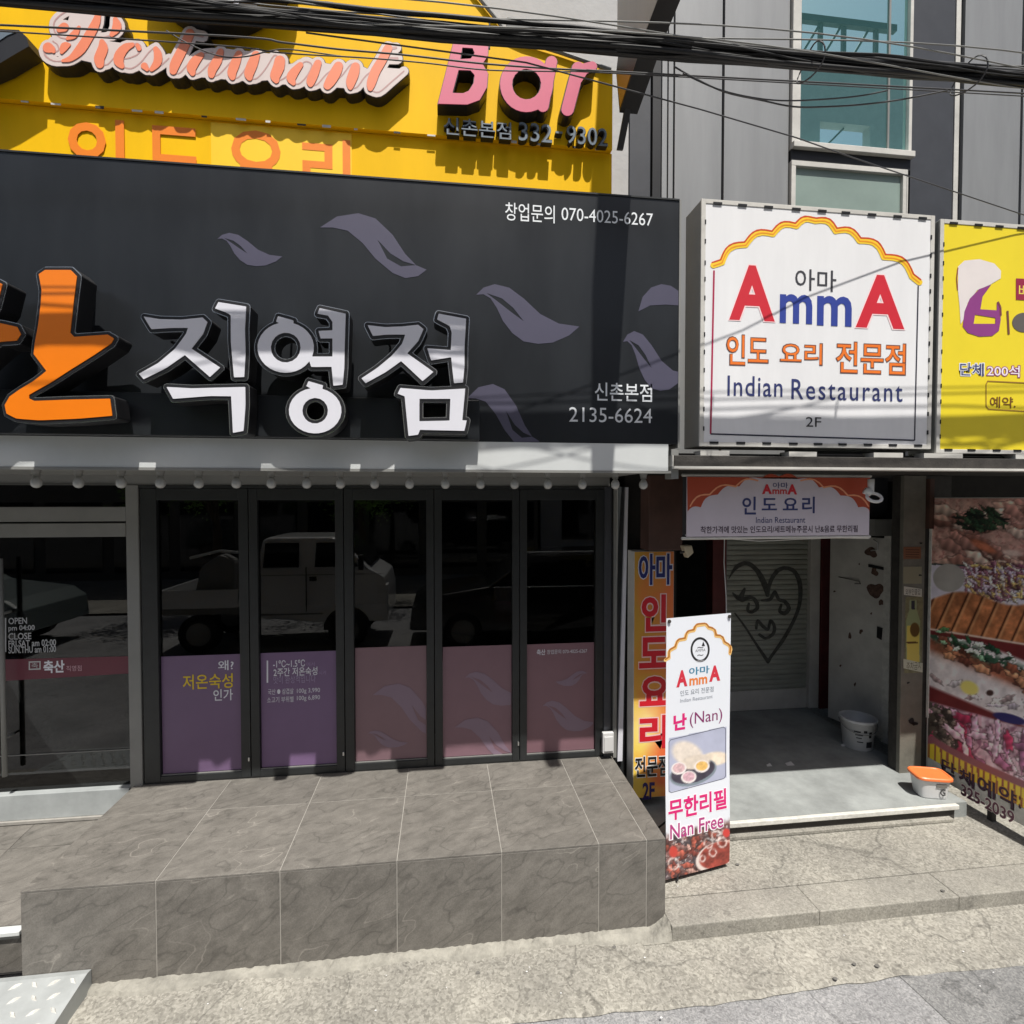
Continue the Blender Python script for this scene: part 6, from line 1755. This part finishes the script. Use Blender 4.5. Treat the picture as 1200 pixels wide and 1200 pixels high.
for lab, L_, y_, r in LW:
    P_ = FP(y_); c = [P_.pt(*P_.ab(*p)) for p in L_]
    # smooth (Catmull-Rom)
    out_ = []
    for i in range(len(c) - 1):
        p0_, p1_, p2_, p3_ = c[max(i - 1, 0)], c[i], c[i + 1], c[min(i + 2, len(c) - 1)]
        for t in [q / 6 for q in range(6)]:
            out_.append(.5 * ((2 * p1_) + (-p0_ + p2_) * t + (2 * p0_ - 5 * p1_ + 4 * p2_ - p3_) * t * t + (-p0_ + 3 * p1_ - 3 * p2_ + p3_) * t ** 3))
    out_.append(c[-1])
    tag(MB().tube(out_, r, 6).build('thin_wire', M['wiregrey'], None, smooth=True), lab, 'wire')
pts = [(-.6, -1.78, 4.80), (.4, -1.74, 4.80), (1.359, -1.567, 4.788), (2.0, -1.44, 4.775), (2.452, -1.324, 4.768), (3.102, -1.19, 4.739), (3.965, -1.048, 4.669), (5.2, -.9, 4.6)]
tag(MB().tube(pts, .0036, 6).build('thin_wire', M['wiregrey'], None, smooth=True), 'single wire slanting down to the right over the grey panels towards the yellow box sign', 'wire')

# ================================================================ ACROSS THE STREET (seen only mirrored in the glass)
fo = thing('street_front', 'row of dark shopfront buildings on the far side of the street', 'building', (0, -15, 0))
box('wall', M['oppwall'], fo, -26, 3.4, -22, -15, 0, 8.2)
box('wall', M['concretewall'], fo, 3.6, 11, -23, -15.5, 0, 8.5)
for a in ((11.2, 14.64, 0, 19.9), (16.8, 24, 0, 19.9), (14.64, 16.8, 0, 16.5), (14.64, 16.8, 17.45, 19.9)): box('wall', M['concretewall'], fo, a[0], a[1], -15.9, -15.5, a[2], a[3])
box('roof_beam', M['darkclad'], fo, 12.6, 18, -15.8, -15.6, 21.35, 21.6)
for x in (13.8, 14.7, 15.7, 17.1): box('roof_post', M['darkclad'], fo, x, x + .14, -15.8, -15.66, 19.9, 21.36)
for x in (13.9, 14.8, 16.0): MB().tube([(x, -15.7, 20.0), (x + .8, -15.7, 21.3)], .05, 6).build('roof_brace', M['darkclad'], fo)
MB().tube([(14.9, -15.7, 16.5), (15.8, -15.7, 17.4)], .04, 6).build('roof_brace', M['darkclad'], fo)
for i in range(5):
    for j in range(3): box('window', M['carglass'], fo, 12.4 + i * 2.3, 13.9 + i * 2.3, -15.5, -15.46, 3.4 + j * 3.5, 5.3 + j * 3.5)
box('wall', M['oppwall'], fo, 24.2, 36, -22, -15, 0, 7.0)
for i in range(14):
    x = -25 + i * 2.05
    box('window', M['carglass'], fo, x, x + 1.3, -15, -14.97, 4.6, 6.4); box('shopfront', M['carglass'], fo, x - .1, x + 1.6, -15, -14.97, .3, 2.6)
for i in range(3):
    for j in range(2): box('window', M['carglass'], fo, 4.4 + i * 2.3, 5.9 + i * 2.3, -15.5, -15.46, 1.2 + j * 3.3, 3.2 + j * 3.3)
pv = sheet('far_pavement', M['concrete_agg'], [[(-60, y, .03), (60, y, .03)] for y in (-15, -9.4)])


def wheel(parent, x, y, r):
    w = MB(); n = 24
    for s_ in (0, 1):
        for k in range(n): w.v.append((x + r * math.cos(2 * math.pi * k / n), y - .1 + .2 * s_, r + r * math.sin(2 * math.pi * k / n)))
    w.f = [(k, (k + 1) % n, n + (k + 1) % n, n + k) for k in range(n)] + [tuple(range(n)), tuple(reversed(range(n, 2 * n)))]; w.mi = [0] * len(w.f)
    o = w.build('wheel', M['tyre'], parent)
    w2_ = MB()
    for s_ in (0, 1):
        for k in range(n): w2_.v.append((x + r * .6 * math.cos(2 * math.pi * k / n), y - .108 + .216 * s_, r + r * .6 * math.sin(2 * math.pi * k / n)))
    w2_.f = list(w.f); w2_.mi = [0] * len(w2_.f); w2_.build('hub', M['greymetal'], o)


def carbody(parent, name, prof, y0, y1, m, top_in=.12, zt=1.0):
    """side profile (x,z) lofted across the width; upper points pulled in"""
    ys = [y0, y0 + .08, (y0 + y1) / 2, y1 - .08, y1]; v = []; n = len(prof)
    zmax = max(p[1] for p in prof)
    for j, y in enumerate(ys):
        for x, z in prof:
            pull = top_in * max(0, (z - zt) / max(.01, zmax - zt)); e = .04 if j in (0, 4) else 0
            yy = y + (pull if y < (y0 + y1) / 2 else -pull if y > (y0 + y1) / 2 else 0)
            cx2 = sum(p[0] for p in prof) / n
            v.append((x + (cx2 - x) * e * .3, yy, z - e * .3 * (z > zt)))
    f = []
    for j in range(4):
        for i in range(n): f.append((j * n + i, j * n + (i + 1) % n, (j + 1) * n + (i + 1) % n, (j + 1) * n + i))
    f.append(tuple(reversed(range(n)))); f.append(tuple(4 * n + i for i in range(n)))
    return from_world(name, v, f, m, parent, bevel=.02)


def pickup(yf, m):
    t = thing('pickup_truck', 'white double cab pickup truck parked across the street', 'truck', (-3, yf - .85, 0))
    yn = yf - 1.7
    carbody(t, 'cab', [(-3.28, .63), (-3.28, 1.5), (-3.2, 1.98), (-3.1, 2.03), (-2.0, 2.03), (-1.86, 1.98), (-1.32, 1.46), (-1.06, 1.3), (-1.0, 1.0), (-1.0, .5), (-1.35, .5), (-2.2, .5), (-3.2, .6)], yn, yf, m, .1, 1.5)
    for a, b, c in ((-3.16, -2.56, -2.56), (-2.28, -1.52, -1.90)):
        MB().prism([(a, yf - .03, 1.5), (b, yf - .03, 1.5), (c, yf - .10, 1.93), (a + .02, yf - .10, 1.93)], (0, 0, 0), (0, .045, 0)).build('side_window', M['carglass'], t)
    MB().prism([(-1.83, yn + .14, 1.97), (-1.34, yn + .1, 1.49), (-1.31, yn + .1, 1.51), (-1.80, yn + .14, 1.99)], (0, 0, 0), (0, 1.42, 0)).build('windscreen', M['carglass'], t)
    box('seam', M['black'], t, -2.44, -2.425, yf - .02, yf + .003, .7, 1.5); box('door_handle', M['black'], t, -2.37, -2.25, yf, yf + .02, 1.25, 1.33)
    MB().tube([(-3.26, yf + .002, 1.36), (-1.1, yf + .002, 1.36)], .008, 5).build('crease', M['greymetal'], t)
    MB().tube([(-3.26, yf + .004, .66), (-2.15, yf + .004, .66)], .014, 5).build('side_step', M['greymetal'], t)
    box('mirror', M['black'], t, -1.5, -1.42, yf + .02, yf + .17, 1.45, 1.72, bevel=.01)
    box('headlight', M['plasticw'], t, -1.2, -1.0, yf - .3, yf + .002, 1.0, 1.16, bevel=.02)
    box('bed_side', m, t, -4.85, -3.6, yf - .04, yf, .80, 1.12); box('bed_side', m, t, -4.85, -3.6, yn, yn + .04, .80, 1.12)
    box('bed_floor', M['greymetal'], t, -4.85, -3.3, yn, yf - .045, .68, .82); box('tailgate', m, t, -4.9, -4.852, yn, yf, .80, 1.12)
    for q in range(4): MB().tube([(-3.70 + q * .055, yf - .06, .66), (-3.56 + q * .05, yf - .2, 2.0)], .014, 6).build('rack_bar', M['greymetal'], t)
    MB().prism([(-4.45, yf - .5, .83), (-3.72, yf - .5, .83), (-3.72, yf - .5, 1.62), (-3.95, yf - .5, 1.74), (-4.3, yf - .5, 1.5)], (0, 0, 0), (0, .3, 0)).build('tarped_load', M['greymetal'], t, bevel=.06)
    MB().tube([(-4.5, yf - .3, 1.66), (-4.0, yf - .3, 1.78), (-3.62, yf - .3, 1.74)], .03, 6).build('roof_sheet', M['silver'], t)
    for x in (-4.25, -1.72): wheel(t, x, yf - .1, .34); wheel(t, x, yn + .1, .34)
    w_ = MB(); c_ = [(-1.72 + .42 * math.cos(q * math.pi / 12), yf + .003, .36 + .42 * math.sin(q * math.pi / 12)) for q in range(13)]
    w_.add(c_, [tuple(range(13))]).build('wheel_arch', M['black'], t)


def suv(x0, yc, m, name, label, sgn=1, sc=1.0):
    t = thing(name, label, 'car', (x0 + 2.3, yc, 0))
    yn, yf = yc - .9, yc + .9
    fx = (lambda x: x0 + x * sc) if sgn > 0 else (lambda x: x0 + (4.7 - x) * sc)
    carbody(t, 'body', [(fx(0), .45), (fx(0), .95), (fx(.1), 1.15), (fx(.55), 1.66), (fx(.9), 1.72), (fx(2.5), 1.7), (fx(3.3), 1.15), (fx(4.4), .98), (fx(4.65), .8), (fx(4.7), .4), (fx(2.3), .3)], yn, yf, m, .14, 1.1)
    for a, b, c, d in ((.5, .8, 1.45, 1.4), (1.5, 1.5, 2.9, 2.42)):
        MB().prism([(fx(a), yf - .03, 1.15), (fx(c), yf - .03, 1.15), (fx(d), yf - .1, 1.6), (fx(b), yf - .1, 1.6)], (0, 0, 0), (0, .02, 0)).build('side_window', M['carglass'], t)
    MB().tube([(fx(.3), yf - .01, 1.12), (fx(3.2), yf - .01, 1.13)], .012, 6).build('chrome_trim', M['silveredge'], t)
    MB().tube([(fx(.7), yf - .16, 1.74), (fx(2.6), yf - .16, 1.74)], .018, 6).build('roof_rail', M['silveredge'], t)
    for x in (.95, 3.75): wheel(t, fx(x), yf - .1, .35); wheel(t, fx(x), yn + .1, .35)


pickup(-5.7, M['carwhite'])
suv(-.6, -6.2, M['carblack'], 'black_suv', 'black sport utility car parked across the street', -1)
suv(-11.8, -6.7, mat('silver_car_paint', (.16, .19, .19), .3, coat=.8, var=.02), 'silver_estate_car', 'silver grey estate car parked across the street behind the pickup', 1, 1.0)


def tree(x, y, h_, cr_, seed, label):
    t = thing('street_tree', label, 'tree', (x, y, 0)); r = random.Random(seed)
    tr = MB(); tr.tube([(x, y, 0), (x + .05, y, h_ * .4), (x - .05, y + .05, h_ * .75)], [.13, .10, .05], 10)
    for k in range(6):
        a = r.uniform(0, 6.3); tr.tube([(x, y, h_ * .45 + k * .2), (x + cr_ * .7 * math.cos(a), y + cr_ * .7 * math.sin(a), h_ * .65 + k * .25)], [.05, .015], 6)
    tr.build('trunk', M['bark'], t)
    lf_ = MB()
    cl2 = [(r.gauss(0, cr_ * .45), r.gauss(0, cr_ * .45), r.gauss(0, cr_ * .35)) for _ in range(38)]
    for _ in range(5200):
        c = r.choice(cl2); p = Vector((x + c[0] + r.gauss(0, .22), y + c[1] + r.gauss(0, .22), h_ * .78 + c[2] + r.gauss(0, .2)))
        u = Vector((r.gauss(0, 1), r.gauss(0, 1), r.gauss(0, 1))).normalized() * .05; w = u.orthogonal().normalized() * .03
        lf_.add([p - u, p + w, p + u, p - w], [(0, 1, 2, 3)])
    tag(lf_.build('crown', M['leafm'], t), kind='stuff')


tree(-5.6, -9.9, 4.6, 1.3, 3, 'leafy street tree across the street behind the white pickup')
tree(-2.2, -10.6, 4.2, 1.2, 5, 'leafy street tree across the street behind the black car')
for x, lab in ((-9.2, 'concrete utility pole far beyond the left edge carrying the cables'), (9.2, 'concrete utility pole beyond the right edge carrying the cables')):
    t = thing('utility_pole', lab, 'pole', (x, CY, 0))
    MB().tube([(x, CY - .12, 0), (x, CY - .12, 9)], [.15, .10], 16).build('pole', M['concretewall'], t)
    MB().box(x - .05, x + .05, CY - .3, CY + .3, cz(x) - .06, cz(x) + .04).build('bracket', M['greymetal'], t)
